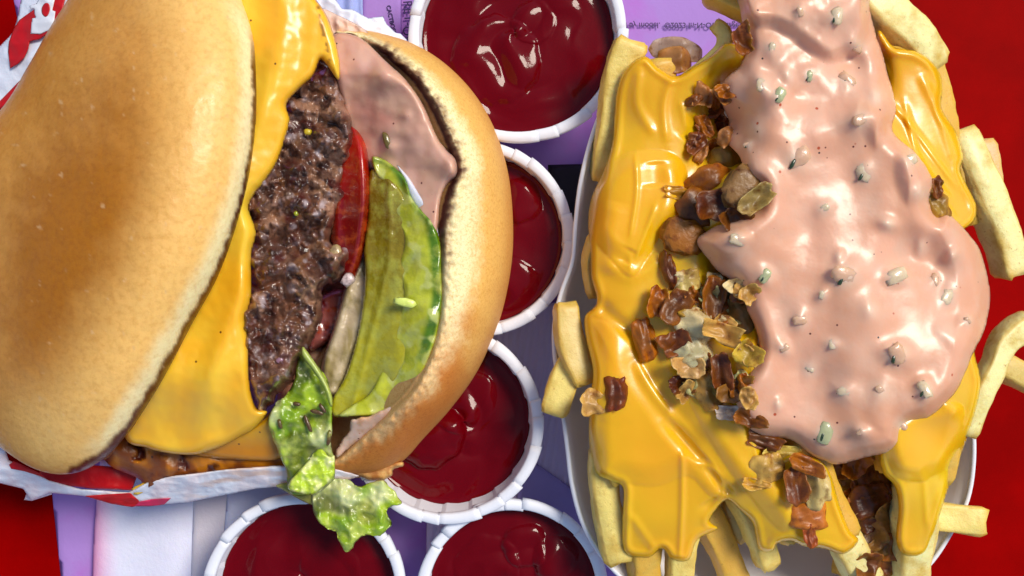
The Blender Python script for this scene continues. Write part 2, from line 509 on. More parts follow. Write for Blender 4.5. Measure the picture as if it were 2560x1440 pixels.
def cup(px, py, Rpx, zr, label, klabel, seed, npl=20, fill=0.74, rot=0.0, lobes=()):
    c = PX(px, py, zr); k = float(K(zr))
    cx, cy = float(c[0]), float(c[1]); R = Rpx * k
    zb = 0.62
    t = thing('sauce_cup', label, 'paper cup', (cx, cy, zb), 'white paper cups of ketchup')
    w = 0.31
    Rm = R - w / 2
    rs = np.random.RandomState(seed)
    for i in range(npl):
        jt = [0.25 * math.sin(seed + 2.3 * q) for q in (i, (i + 1) % npl)]
        a0 = rot + 2 * math.pi * (i + jt[0]) / npl; a1 = rot + 2 * math.pi * (i + 1.06 + jt[1]) / npl
        V, F = torus_seg(cx, cy, Rm + rs.uniform(-0.012, 0.012), zr - 0.16, w * rs.uniform(0.96, 1.04), 0.30, a0, a1, 0.03 + rs.uniform(-0.02, 0.02))
        mesh_obj('rim_pleat', V, F, M['cup'], t)
    # pleated wall with thickness and base
    n = npl * 6; V, F = [], []
    prof = [(Rm - 0.05, zr - 0.2), (R * 0.76, zb + 0.06), (0.02, zb + 0.06), (0.02, zb), (R * 0.76 + 0.05, zb), (Rm + 0.03, zr - 0.2)]
    for (pr, pz) in prof:
        for j in range(n):
            a = 2 * math.pi * j / n
            fr = (j % 6) / 6
            q = 0.06 * (1 - fr) if pr > 0.1 else 0
            V.append((cx + (pr - q) * math.cos(a + rot), cy + (pr - q) * math.sin(a + rot), pz))
    for i in range(len(prof)):
        i2 = (i + 1) % len(prof)
        for j in range(n):
            F.append([i * n + j, i2 * n + j, i2 * n + (j + 1) % n, i * n + (j + 1) % n])
    mesh_obj('cup_wall', V, F, M['cup'], t, smooth=False)
    # ketchup: a filled disc with folded, swirled surface
    zk = zb + (zr - zb) * fill
    Rk = R * 0.76 + (Rm - 0.12 - R * 0.76) * (zk - zb) / (zr - zb) + 0.04
    nr, na = 64, 180
    rr = np.linspace(0, 1, nr)[:, None]; aa = np.linspace(0, 2 * np.pi, na, endpoint=False)[None, :]
    X = rr * Rk * np.cos(aa); Y = rr * Rk * np.sin(aa)
    sx, sy = X * 100, Y * 100
    wx = sx + 70 * fbm(sx, sy, 220, seed, 2); wy = sy + 70 * fbm(sx, sy, 220, seed + 40, 2)
    ang = np.arctan2(wy, wx); rad = np.hypot(wx, wy)
    sw = np.sin(rad / 34.0 - ang * 1.0 + seed)
    Z = 0.10 * np.abs(sw) ** 1.2 * np.exp(-(rad / 190) ** 2) + 0.13 * fbm(wx, wy, 190, seed + 7, 2)
    Z = Z + 0.035 * (1 - np.abs(perlin(wx / 130, wy / 130, seed + 5)) * 2.2)
    for (lx, ly, lr, lh) in lobes:       # dollops: px offsets in the photo
        q = np.hypot(sx - lx, -sy - ly) + 12 * fbm(sx, sy, 60, seed + 9, 2)
        Z = Z + lh * np.sqrt(np.clip(1 - (q / lr) ** 2, 0, 1))
    edge = np.clip((1 - rr) / 0.16, 0, 1)
    Z = zk + Z * (0.25 + 0.75 * edge) - 0.1 * (1 - edge) ** 2 * 0 + 0.05 * np.exp(-((1 - rr) / 0.03) ** 2)
    Z = np.minimum(Z, zr + 0.05)
    Vt = np.stack([X + cx, Y + cy, Z], -1).reshape(-1, 3)
    base = np.stack([X[-1] * 0.78 / 0.9 + cx, Y[-1] * 0.78 / 0.9 + cy, np.full(na, zb + 0.1)], -1)
    V = np.concatenate([Vt, base])
    F = []
    for i in range(nr - 1):
        for j in range(na):
            F.append([i * na + j, (i + 1) * na + j, (i + 1) * na + (j + 1) % na, i * na + (j + 1) % na])
    b0 = nr * na
    for j in range(na):
        F.append([(nr - 1) * na + j, b0 + j, b0 + (j + 1) % na, (nr - 1) * na + (j + 1) % na])
    F.append([b0 + j for j in range(na)][::-1])
    k = mesh_obj('ketchup', V, F, M['ketchup'], None, origin=(cx, cy, zb + 0.1))
    tag(k, klabel, 'ketchup', 'ketchup in the paper cups')
    return t

cup(1295, 82, 276, 3.0, 'white pleated paper cup at the top between burger and fries, least hidden of the cups',
    'dark red ketchup with a looped swirl in the topmost cup', 11, rot=0.1, lobes=((-60, 60, 120, 0.16), (40, -40, 60, 0.08)))
cup(1192, 597, 246, 2.85, 'white paper cup half hidden behind the right edge of the bottom bun',
    'ketchup in the cup half hidden behind the right side of the bun', 22, rot=0.25, lobes=((110, -100, 60, 0.12), (90, 120, 70, 0.1)))
cup(1112, 1065, 249, 3.0, 'white paper cup under the lower right of the bun, inner pleats showing',
    'ketchup with a bright red dollop beside the lower edge of the bun', 33, rot=0.0, fill=0.6, lobes=((-50, 30, 95, 0.45), (40, -60, 90, 0.12)))
cup(760, 1490, 257, 2.6, 'white paper cup below the hanging lettuce, cut by the bottom of the photo',
    'nearly black red ketchup in the cup under the lettuce tip', 44, rot=0.05, fill=0.66, lobes=((60, -60, 80, 0.06),))
cup(1283, 1490, 242, 2.75, 'white paper cup at the bottom edge touching the fries boat',
    'ketchup with pale glints in the bottom cup next to the fries boat', 55, rot=0.12, lobes=((30, -120, 60, 0.16), (-70, -60, 90, 0.1), (110, -90, 60, 0.1)))

# ================================================================== fries boat
rimp = catmull([(1640, 200), (1570, 165), (1532, 215), (1484, 330), (1453, 450), (1439, 560), (1432, 650), (1404, 730), (1388, 800), (1386, 870), (1396, 960), (1410, 1050),
                (1420, 1130), (1430, 1210), (1454, 1300), (1494, 1375), (1550, 1440), (1640, 1510), (1800, 1560), (2020, 1560), (2200, 1520),
                (2315, 1420), (2375, 1335), (2418, 1250), (2434, 1150), (2430, 1040), (2408, 880), (2385, 640), (2350, 360), (2270, 130),
                (2120, -20), (2000, 20), (1900, 130), (1780, 210)], 5)
RIMZ = 3.6
ctr = np.array([1905, 740.0])
boat = thing('food_boat', 'white paperboard food boat holding the loaded fries', 'food tray', tuple(PX(ctr[0], ctr[1], 0.2)))
def boat_wall():
    W = PX(rimp[:, 0], rimp[:, 1], RIMZ)
    c = PX(ctr[0], ctr[1], RIMZ)
    rings = []
    for t, s in ((0, 1.0), (0.10, 0.965), (0.45, 0.90), (0.8, 0.82), (0.95, 0.78), (1.0, 0.74), (1.0, 0.4), (1.0, 0.02)):
        q = c + (W - c) * s; q = q.copy(); q[:, 2] = RIMZ - (RIMZ - 0.35) * t
        rings.append(q)
    out = []
    for q in rings[::-1]:
        q = q.copy(); q[:, :2] = c[:2] + (q[:, :2] - c[:2]) * 1.007; q[:, 2] -= 0.05
        out.append(q)
    out[-1][:, 2] += 0.05
    rings = rings + out
    n = len(rimp); V = np.concatenate(rings); F = []
    for i in range(len(rings)):
        i2 = (i + 1) % len(rings)
        for j in range(n):
            F.append([i * n + j, i * n + (j + 1) % n, i2 * n + (j + 1) % n, i2 * n + j])
    return V, F
V, F = boat_wall()
mesh_obj('boat_wall', V, F, M['boat'], boat)
# folded lip along the rim
def tube(points, rad, m=8, rfun=None):
    P = np.asarray(points); n = len(P); V, F = [], []
    for i in range(n):
        T = P[(i + 1) % n] - P[i - 1]; T = T / np.linalg.norm(T)
        A = np.cross(T, [0, 0, 1]); A /= np.linalg.norm(A) + 1e-9; B = np.cross(A, T)
        for j in range(m):
            a = 2 * math.pi * j / m
            V.append(P[i] + rad * (A * math.cos(a) + B * math.sin(a)))
    for i in range(n):
        for j in range(m):
            F.append([i * m + j, ((i + 1) % n) * m + j, ((i + 1) % n) * m + (j + 1) % m, i * m + (j + 1) % m])
    return V, F
V, F = tube(PX(rimp[:, 0], rimp[:, 1], RIMZ), 0.06)
mesh_obj('boat_lip', V, F, M['cup'], boat)

# ================================================================== fries
GS = 4.0
GX = np.arange(1240, 2760, GS); GY = np.arange(-220, 1700, GS)
HX, HY = np.meshgrid(GX, GY)
HM = np.full(HX.shape, 0.4)
def sampleH(A, x, y):
    fx = np.clip((np.asarray(x, float) - GX[0]) / GS, 0, len(GX) - 1.001); fy = np.clip((np.asarray(y, float) - GY[0]) / GS, 0, len(GY) - 1.001)
    ix = fx.astype(int); iy = fy.astype(int); tx = fx - ix; ty = fy - iy
    return (A[iy, ix] * (1 - tx) + A[iy, ix + 1] * tx) * (1 - ty) + (A[iy + 1, ix] * (1 - tx) + A[iy + 1, ix + 1] * tx) * ty

FRYC = dict(pale=(244, 222, 126), gold=(226, 176, 62), white=(248, 238, 164), grey=(222, 196, 112), pink=(236, 196, 150))
def fry(pts, w, label, tone='pale', roll=0.0, end='gold', seed=0, group='french fries in the boat', hgt=None, bend=0, taper=(1, 1)):
    """square cut potato stick swept through pts (px, py, z centre); w its width in photo px"""
    global HM
    P3 = catmull([(a, b, c * 100) for a, b, c in pts], 10, closed=False) if len(pts) > 2 else \
        np.array([[pts[0][0] + (pts[1][0] - pts[0][0]) * t, pts[0][1] + (pts[1][1] - pts[0][1]) * t, 100 * (pts[0][2] + (pts[1][2] - pts[0][2]) * t)] for t in np.linspace(0, 1, 16)])
    zc = P3[:, 2] / 100
    W = PX(P3[:, 0], P3[:, 1], zc)
    # resample
    L = np.concatenate([[0], np.cumsum(np.linalg.norm(np.diff(W, axis=0), axis=1))])
    n = max(10, int(L[-1] / 0.12))
    tt = np.linspace(0, L[-1], n)
    C = np.stack([np.interp(tt, L, W[:, i]) for i in range(3)], 1)
    w = w * 0.92
    hw = w * float(K(zc.mean())) / 2
    hh = hw if hgt is None else hgt / 2
    m = 20; V, F, cc = [], [], []
    c0, c1 = lin(FRYC[tone]), lin(FRYC[end])
    for i in range(n):
        T = C[min(i + 1, n - 1)] - C[max(i - 1, 0)]; T /= np.linalg.norm(T)
        A = np.cross(T, [0, 0, 1]); A /= np.linalg.norm(A) + 1e-9; B = np.cross(A, T)
        s = i / (n - 1)
        tp = taper[0] + (taper[1] - taper[0]) * s
        e = min(i, n - 1 - i) * L[-1] / (n - 1)
        rr = tp * (0.88 + 0.12 * min(1, e / 0.06)) * (1 + 0.07 * math.sin(tt[i] * 2.1 + seed))
        for j in range(m):
            a = 2 * math.pi * j / m
            ca, sa = math.cos(a), math.sin(a)
            x = math.copysign(abs(ca) ** 0.32, ca) * hw * rr; y = math.copysign(abs(sa) ** 0.32, sa) * hh * rr
            nz = 1 + 0.13 * float(perlin(i * 0.11 + seed * 3.1, j * 0.35, seed)) + 0.06 * float(perlin(i * 0.4, j * 0.7, seed + 3))
            x, y = x * nz, y * nz
            xr = x * math.cos(roll) - y * math.sin(roll); yr = x * math.sin(roll) + y * math.cos(roll)
            jit = 0.04 * math.sin(j * 1.7 + seed) if i in (0, n - 1) else 0
            V.append(C[i] + A * xr + B * yr + T * jit)
            corner = min(1.0, abs(math.sin(2 * a)) ** 3 * 0.6 + 0.55 * max(0, 1 - e / 0.25))
            cc.append(c0 * (1 - corner) + c1 * corner)
    for i in range(n - 1):
        for j in range(m):
            F.append([i * m + j, i * m + (j + 1) % m, (i + 1) * m + (j + 1) % m, (i + 1) * m + j])
    for (i, sgn) in ((0, -1), (n - 1, 1)):
        ci = len(V)
        T = (C[1] - C[0]) if i == 0 else (C[-1] - C[-2]); T = T / np.linalg.norm(T)
        V.append(C[i] + T * sgn * 0.05); cc.append(c0)
        for j in range(m):
            tri = [ci, i * m + (j + 1) % m, i * m + j]
            F.append(tri if sgn < 0 else tri[::-1])
    o = mesh_obj('french_fry', np.array(V), F, M['fry'], None, np.array(cc))
    tag(o, label, 'french fry', group)
    # raster into the height map
    hwp = w / 2
    sub = (HX > P3[:, 0].min() - hwp - 8) & (HX < P3[:, 0].max() + hwp + 8) & (HY > P3[:, 1].min() - hwp - 8) & (HY < P3[:, 1].max() + hwp + 8)
    d, bx, by, bt = segdist(P3[:, :2], HX[sub], HY[sub], closed=False)
    zl = np.interp(bt, np.linspace(0, 1, len(zc)), zc)
    q = np.clip(d / hwp, 0, 1)
    top = np.where(q < 1, zl + hh * (1 - q ** 4) ** 0.25, 0)
    HM[sub] = np.maximum(HM[sub], top)
    return o

# visible fries, each its own thing
fry([(1578, 105, 4.1), (1545, 200, 4.0), (1528, 320, 3.8), (1515, 450, 3.5)], 84, 'long pale fry along the upper left side of the boat, blunt end at the top', 'pale', 0.1, seed=1)
fry([(1700, 230, 4.6), (1760, 180, 4.8), (1805, 130, 4.9), (1812, 88, 4.95), (1788, 62, 4.9)], 56, 'curly pale fry with a bumpy hooked tip below the printed line', 'pale', 0.4, seed=2, taper=(1.1, 0.75))
fry([(1770, -20, 5.0), (1850, 15, 5.3), (1960, 60, 5.5)], 70, 'golden fry end poking out left of the sauce at the top edge', 'gold', 0.2, seed=3)
fry([(2120, -60, 5.2), (2200, 20, 5.1), (2280, 105, 4.8), (2320, 170, 4.5)], 104, 'broad pale fry at the top right over the red tray', 'white', 0.15, seed=4)
fry([(2395, 330, 4.2), (2440, 450, 4.3), (2490, 560, 4.3), (2534, 682, 4.1)], 88, 'big thick pale fry leaning out over the right side of the boat', 'white', 0.2, seed=5)
fry([(2452, 352, 3.6), (2462, 470, 3.5)], 66, 'short pinkish beige fry stub behind the big right fry', 'pink', 0.1, seed=6)
fry([(2580, 800, 4.7), (2512, 850, 4.9), (2480, 920, 5.0), (2446, 985, 5.0), (2405, 1080, 4.8)], 64, 'bent pale fry with a brown notch at the right edge, below the sauce', 'white', 0.2, seed=7)
fry([(2490, 905, 3.9), (2610, 975, 3.7)], 66, 'tan fry running out of the right edge of the photo', 'grey', 0.1, seed=8)
fry([(2270, 1270, 3.9), (2350, 1290, 4.0), (2452, 1302, 4.0)], 84, 'squared pale fry end sticking out at the lower right', 'pale', 0.1, seed=9)
fry([(2060, 1250, 4.2), (2120, 1370, 4.0), (2180, 1480, 3.6)], 86, 'pale fry under the tip of the cheese at the bottom, right of the middle', 'white', 0.1, seed=10)
fry([(2300, 1150, 4.6), (2282, 1290, 4.4), (2268, 1480, 3.9)], 100, 'pale fry at the bottom right under a long tongue of cheese', 'white', 0.15, seed=11)
fry([(1830, 1180, 4.1), (1885, 1300, 3.9), (1920, 1412, 3.5)], 82, 'fry with a rounded pale tip hanging from the cheese over the boat floor', 'pale', 0.3, seed=12, taper=(1, 0.8))
fry([(1740, 1250, 3.4), (1800, 1360, 3.1), (1850, 1480, 2.8)], 74, 'long yellow fry with a brown seam at the bottom of the boat', 'gold', 0.25, seed=13)
fry([(1820, 1240, 2.9), (1858, 1345, 2.7)], 62, 'short white fry block behind the hanging fry tip', 'white', 0.1, seed=14)
fry([(1512, 1120, 4.1), (1514, 1250, 4.0), (1548, 1395, 3.7)], 82, 'flat sided pale fry at the lower left of the boat', 'pale', 0.05, seed=15)
fry([(1640, 1120, 4.1), (1628, 1230, 4.0), (1612, 1330, 3.9), (1610, 1420, 3.7), (1620, 1480, 3.5)], 78, 'knobbly fry end below the cheese, lower left', 'gold', 0.3, seed=16)
fry([(1712, 1140, 4.3), (1708, 1300, 4.1), (1694, 1480, 3.7)], 74, 'upright fry with a thin cheese string down its middle, bottom edge', 'pale', 0.1, seed=17)
fry([(1412, 760, 4.0), (1424, 850, 4.1), (1462, 960, 4.2)], 68, 'fry lying over the left rim of the boat, upper of two', 'grey', 0.2, seed=18)
fry([(1384, 1035, 4.0), (1418, 930, 3.9), (1455, 850, 3.7)], 72, 'short thick fry lying over the left rim, lower of two', 'pale', 0.1, seed=19)
fry([(1500, 590, 4.1), (1480, 660, 4.0), (1492, 740, 3.9)], 50, 'small fry knob peeking from the cheese on the left', 'grey', 0.3, seed=20)
# fries whose shapes show through the cheese and in the gaps
core = [((1640, 150, 4.5), (1690, 560, 3.7), 86), ((1730, 210, 4.5), (1620, 620, 4.1), 84), ((1560, 400, 4.3), (1520, 640, 4.3), 86),
        ((1665, 250, 4.5), (1590, 700, 4.5), 84), ((1720, 560, 4.7), (1760, 820, 4.8), 84), ((1540, 700, 4.4), (1600, 980, 4.5), 88),
        ((1620, 760, 4.6), (1880, 1180, 4.6), 90), ((1520, 960, 4.4), (1560, 1200, 4.2), 88), ((1600, 1000, 4.5), (1640, 1260, 4.2), 92),
        ((1700, 930, 4.7), (1760, 1240, 4.3), 88), ((1800, 960, 4.9), (2050, 1330, 4.5), 92), ((1880, 1150, 4.5), (1980, 1340, 4.2), 86),
        ((2000, 1080, 4.9), (2100, 1340, 4.4), 88), ((2250, 950, 5.1), (2240, 1180, 4.9), 92), ((2360, 900, 4.7), (2330, 1200, 4.5), 92),
        ((2300, 130, 4.5), (2350, 420, 4.4), 92), ((2240, 120, 4.8), (2330, 480, 4.8), 92), ((2400, 380, 4.2), (2420, 560, 4.1), 84),
        ((1900, 100, 5.2), (2250, 500, 5.3), 100), ((2000, 40, 5.4), (1950, 620, 5.4), 110), ((1850, 500, 5.2), (2250, 800, 5.5), 110),
        ((2100, 300, 5.3), (2180, 900, 5.6), 110), ((1950, 700, 5.4), (2320, 950, 5.4), 110), ((1900, 900, 5.2), (2200, 1080, 5.2), 110),
        ((2380, 620, 4.9), (2390, 850, 4.9), 100), ((1700, 1130, 3.2), (2300, 1180, 3.2), 90), ((2080, 1150, 3.0), (2240, 1430, 2.8), 90),
        ((2180, 1120, 3.2), (2120, 1440, 3.0), 80), ((1560, 300, 3.2), (1900, 420, 3.4), 90), ((1700, 480, 3.6), (1900, 600, 3.6), 90),
        ((1640, 700, 3.6), (1900, 900, 3.8), 90)]
for i, (a, b, w) in enumerate(core):
    fry([a, b], w, 'fry buried in the heap under cheese and sauce', 'gold', 0.1 + 0.3 * rng.rand(), seed=40 + i, group='fries buried under the cheese and sauce')

HF = HM.copy()   # fries only

# ================================================================== melted cheese
def ridge_add(polys):
    out = []
    for (pl, wd, h) in polys:
        out.append((catmull(pl, 6, closed=False) if len(pl) > 2 else np.array(pl, float), wd * (1.25 if wd > 8 else 1), h * 0.75))
    def f(x, y):
        s = np.zeros(np.shape(x))
        for pl, wd, h in out:
            m = (x > pl[:, 0].min() - 3 * wd) & (x < pl[:, 0].max() + 3 * wd) & (y > pl[:, 1].min() - 3 * wd) & (y < pl[:, 1].max() + 3 * wd)
            if not m.any(): continue
            d, _, _, t = segdist(pl, x[m], y[m], closed=False)
            s[m] += h * np.exp(-(d / wd) ** 2) * np.clip(np.minimum(t, 1 - t) * 6, 0.15, 1)
        return s
    return f

strings = ridge_add([([(1588, 385), (1592, 480), (1574, 600)], 6, 0.07), ([(1642, 505), (1612, 590), (1588, 650)], 6, 0.07),
                     ([(1540, 500), (1520, 600), (1540, 690)], 22, 0.10), ([(1500, 640), (1575, 690), (1660, 640)], 16, 0.12),
                     ([(1600, 160), (1592, 260), (1640, 340)], 10, 0.08), ([(1690, 170), (1660, 260), (1668, 360)], 9, 0.08),
                     ([(1700, 250), (1720, 330)], 8, 0.05), ([(1520, 760), (1540, 900), (1500, 1060)], 26, 0.10),
                     ([(1585, 895), (1640, 990), (1760, 1130), (1880, 1290)], 11, 0.12), ([(1640, 900), (1760, 1060), (1900, 1240)], 22, 0.10),
                     ([(1705, 1120), (1706, 1250), (1698, 1430)], 7, 0.10), ([(1560, 1210), (1562, 1310), (1556, 1390)], 9, 0.09),
                     ([(1570, 1280), (1620, 1350), (1640, 1380)], 9, 0.07), ([(1740, 1150), (1800, 1190), (1812, 1255)], 8, 0.10),
                     ([(1870, 1160), (1960, 1270), (1990, 1340)], 16, 0.09), ([(2080, 1160), (2115, 1260), (2140, 1350)], 12, 0.10),
                     ([(2270, 1180), (2250, 1280), (2260, 1380)], 16, 0.08), ([(2310, 1190), (2320, 1330)], 8, 0.06),
                     ([(2350, 1000), (2400, 1060), (2330, 1200)], 14, 0.10), ([(2260, 250), (2300, 400), (2380, 500)], 8, 0.10),
                     ([(2300, 180), (2350, 290), (2390, 420)], 10, 0.10), ([(2230, 260), (2290, 330), (2400, 480)], 7, 0.08),
                     ([(2240, 330), (2330, 460), (2400, 560)], 7, 0.06), ([(1530, 200), (1600, 150), (1700, 170)], 8, 0.05)])
pits = ridge_add([([(1640, 400), (1645, 470)], 26, -0.16), ([(1775, 1245), (1800, 1290)], 22, -0.2),
                  ([(1660, 1040), (1780, 1180), (1880, 1310)], 15, -0.22), ([(1480, 740), (1540, 800), (1640, 870)], 14, -0.18),
                  ([(1760, 300), (1720, 360)], 24, -0.15), ([(1560, 660), (1580, 620)], 16, -0.1)])
CB = blur(maxf(HM, 9), 8.0)
yel, org = lin((255, 197, 16)), lin((254, 170, 10))
lobes = [([(1590, 378), (1680, 384), (1716, 440), (1700, 530), (1650, 590), (1622, 640), (1578, 692), (1530, 650), (1480, 590), (1474, 520), (1500, 440), (1540, 400)], 0.30, 46),
         ([(1468, 840), (1500, 800), (1570, 850), (1625, 950), (1700, 1060), (1790, 1160), (1814, 1250), (1770, 1235), (1720, 1190), (1640, 1215), (1560, 1205), (1480, 1170)], 0.20, 60),
         ([(1700, 940), (1800, 980), (1900, 1100), (2000, 1260), (1960, 1330), (1880, 1250), (1780, 1110)], 0.14, 40),
         ([(2215, 1060), (2330, 1010), (2410, 1020), (2380, 1150), (2330, 1190), (2296, 1206), (2230, 1180)], 0.30, 40)]
lobes = [(catmull(p_, 6), h_, r_) for p_, h_, r_ in lobes]
def lobe_h(x, y):
    s = np.zeros(np.shape(x))
    for p_, h_, r_ in lobes:
        ins_ = inside(p_, x, y)
        if ins_.any():
            d_ = segdist(p_, x[ins_], y[ins_])[0]
            t_ = np.clip(d_ / r_, 0, 1)
            s[ins_] += h_ * (0.4 * np.sqrt(1 - (1 - t_) ** 2) + 0.5 * t_ * t_ * (3 - 2 * t_))
    return s
def cheese_piece(name, pts, label, seed, extra_h=0.0, r=18, th=0.17):
    def base(x, y, d, u): return sampleH(CB, x, y) - 0.04 + extra_h
    def ex(x, y, d, u):
        k = sst(0, 22, d)
        return k * (strings(x, y) + pits(x, y) + lobe_h(x, y) + 0.03 * fbm(x, y, 140, seed, 2)) + 0.05 * np.exp(-((d - 12) / 9) ** 2)
    def colf(x, y, d, u):
        return mixc(yel, org, np.clip(0.5 + 0.6 * fbm(x, y, 260, seed + 2, 2), 0, 1))
    return relief(name, pts, base, th, M['cheese'], None, step=4, r=r, extra=ex, col=colf, seed=seed, floor=lambda x, y: sampleH(HF, x, y))
left_cheese = [(1562, 175), (1610, 140), (1650, 172), (1690, 190), (1735, 165), (1775, 140), (1815, 108), (1858, 118), (1862, 160), (1830, 215), (1800, 280), (1850, 400),
               (1900, 520), (1900, 1100), (1990, 1130), (2050, 1150), (2078, 1190), (2100, 1265), (2125, 1325), (2146, 1352), (2110, 1385),
               (2060, 1372), (2010, 1366), (1980, 1352), (1945, 1358), (1930, 1378), (1896, 1372), (1882, 1310), (1850, 1275), (1815, 1250), (1775, 1300),
               (1795, 1322), (1745, 1350), (1722, 1400), (1680, 1398), (1655, 1372), (1620, 1394), (1562, 1380), (1556, 1300), (1558, 1222), (1530, 1204), (1486, 1178),
               (1472, 1100), (1476, 1000), (1482, 925), (1466, 850), (1462, 792), (1492, 755), (1478, 690), (1476, 620), (1470, 550), (1480, 490), (1510, 425), (1532, 350), (1540, 240)]
ch1 = cheese_piece('melted_cheese', left_cheese, '', 3)
tag(ch1, 'glossy orange melted cheese draped over the left and lower fries', 'melted cheese', 'melted cheese on the fries')
right_top = [(2190, 90), (2235, 118), (2290, 128), (2335, 160), (2358, 210), (2354, 270), (2390, 330), (2408, 390), (2402, 430), (2440, 510), (2436, 550), (2412, 572), (2370, 600), (2280, 560), (2200, 380)]
ch2 = cheese_piece('melted_cheese', right_top, '', 6)
tag(ch2, 'wavy yellow melted cheese on the upper right beside the red tray', 'melted cheese', 'melted cheese on the fries')
right_low = [(2420, 850), (2440, 900), (2452, 960), (2436, 1040), (2405, 1130), (2375, 1210), (2352, 1280), (2336, 1340), (2318, 1384), (2262, 1388), (2240, 1350), (2246, 1270), (2236, 1215), (2206, 1180),
             (2200, 1120), (2230, 1020), (2330, 900)]
ch3 = cheese_piece('melted_cheese', right_low, '', 9)
tag(ch3, 'melted cheese hanging in a pointed fold below the right end of the sauce', 'melted cheese', 'melted cheese on the fries')
for pl in (left_cheese, right_top, right_low):
    m = inside(catmull(pl, 6), HX, HY)
    HM[m] = np.maximum(HM[m], CB[m] + 0.22)

# ================================================================== pink sauce with relish
sauce_pts = [(1800, -90), (1842, 0), (1856, 60), (1868, 120), (1850, 165), (1812, 200), (1800, 245), (1822, 300), (1812, 345), (1848, 392), (1868, 440), (1902, 468), (1898, 520), (1850, 545),
             (1790, 565), (1748, 592), (1746, 618), (1790, 672), (1842, 715), (1868, 775), (1895, 845), (1892, 900), (1855, 960), (1838, 1005), (1862, 1060), (1905, 1090),
             (1975, 1098), (2030, 1138), (2092, 1162), (2160, 1144), (2225, 1130), (2254, 1110), (2260, 1062), (2330, 1038), (2392, 975), (2430, 890), (2466, 810), (2474, 720), (2450, 625),
             (2405, 565), (2372, 536), (2342, 540), (2322, 505), (2332, 450), (2290, 385), (2232, 330), (2240, 262), (2212, 160), (2176, 30), (2165, -90)]
HS = HM.copy()
SB = blur(maxf(blur(maxf(np.maximum(HM, 4.6), 10), 4), 3), 8.0)
bits = [(1948, 238, 16, 1), (2116, 200, 17, 1), (2092, 40, 20, 1), (2022, 192, 12, 1), (1990, 398, 24, 1), (2160, 432, 22, 1), (1886, 322, 18, 0), (1868, 362, 11, 1), (1842, 600, 22, 0),
        (1912, 690, 18, 1), (2112, 688, 30, 1), (2240, 690, 20, 1), (2098, 642, 11, 0), (2336, 700, 12, 1), (2366, 742, 20, 1), (2362, 830, 20, 0), (2418, 802, 13, 0), (2054, 738, 12, 0),
        (2176, 776, 20, 0), (2242, 886, 26, 1), (2024, 922, 17, 0), (1946, 1010, 10, 0), (2202, 978, 26, 0), (2312, 975, 20, 1), (2062, 1082, 20, 1), (2254, 1062, 15, 0), (1902, 212, 20, 0),
        (1968, 190, 15, 0), (2000, 30, 14, 0), (2276, 400, 20, 0), (2300, 480, 18, 0), (2150, 300, 24, 0), (2060, 520, 16, 0), (2220, 560, 16, 0), (2000, 800, 18, 0), (2110, 980, 18, 0), (2300, 620, 14, 0),
        (2140, 120, 22, 0), (1930, 120, 18, 0), (2380, 640, 14, 0), (1960, 870, 14, 0), (2080, 860, 14, 0), (2190, 240, 20, 0), (2150, 1080, 14, 0)]
sauce_lobes = [(catmull(p_, 6), h_, r_) for p_, h_, r_ in [
    ([(1740, -100), (1850, 60), (1940, 80), (2040, 150), (2100, 160), (2180, 100), (2200, -100)], 0.36, 46),
    ([(1800, 240), (1850, 200), (1960, 165), (1985, 230), (2060, 250), (2160, 215), (2200, 300), (2130, 380), (1980, 420), (1860, 370)], 0.2, 80),
    ([(2160, 250), (2230, 270), (2235, 330), (2190, 380), (2150, 330)], 0.2, 50), ([(2240, 370), (2290, 380), (2320, 450), (2270, 520), (2230, 450)], 0.2, 50),
    ([(2060, 940), (2200, 950), (2250, 1010), (2262, 1090), (2180, 1150), (2080, 1090)], 0.16, 80), ([(2330, 560), (2420, 600), (2455, 700), (2450, 800), (2380, 900), (2340, 760)], 0.14, 80),
    ([(1750, 600), (1830, 560), (1890, 590), (1850, 650), (1790, 650)], 0.12, 30)]]
def sauce_ex(x, y, d, u):
    s = 0.16 * fbm(x, y, 200, 21, 2) + 0.04 * fbm(x + 20 * fbm(x, y, 60, 24), y, 110, 27, 2) * (1 + 2.0 * sst(450, 150, y))
    for (bx, by, br, g) in bits:
        aa = (bx * 0.37 + by * 0.11)
        q = np.hypot((x - bx) * math.cos(aa) + (y - by) * math.sin(aa), 1.5 * ((y - by) * math.cos(aa) - (x - bx) * math.sin(aa))) / (br * 1.9)
        s = s + (0.12 + 0.08 * ((bx * 7 + by) % 3)) * 0.75 * (br / 20) ** 0.7 * np.exp(-q ** 2 * 1.4)
    s = s + 0.07 * sst(60, 0, np.abs(d - 26)) * 0.6
    # overlapping folds near the top and at the right rim
    for p_, h_, r_ in sauce_lobes:
        ins_ = inside(p_, x, y)
        if ins_.any():
            t_ = np.clip(segdist(p_, x[ins_], y[ins_])[0] / r_, 0, 1)
            s[ins_] += h_ * t_ * t_ * (3 - 2 * t_)
    return s * sst(0, 30, d)
pinkA, pinkB = lin((220, 158, 120)), lin((234, 178, 148))
def sauce_col(x, y, d, u):
    c = mixc(pinkA, pinkB, np.clip(0.5 + 0.8 * fbm(x, y, 220, 25, 3), 0, 1))
    for (bx, by, br, g) in bits:
        q = np.hypot(x - bx, y - by) / (br * 1.4)
        c = mixc(c, lin((236, 224, 200)), 0.5 * np.exp(-q ** 2 * 1.5))
    return c
sauce = thing('sauce', 'pink spread with relish bits poured over the middle of the fries', 'sauce', tuple(PX(2080, 650, 5.5)))
relief('sauce_pool', sauce_pts, lambda x, y, d, u: sampleH(SB, x, y) - 0.05 - 0.12 * sst(50, 0, d), 0.32, M['sauce'], sauce, step=4, r=34, extra=sauce_ex, col=sauce_col, n=6, ragged=2, rsc=40, floor=lambda x, y: sampleH(HS, x, y))
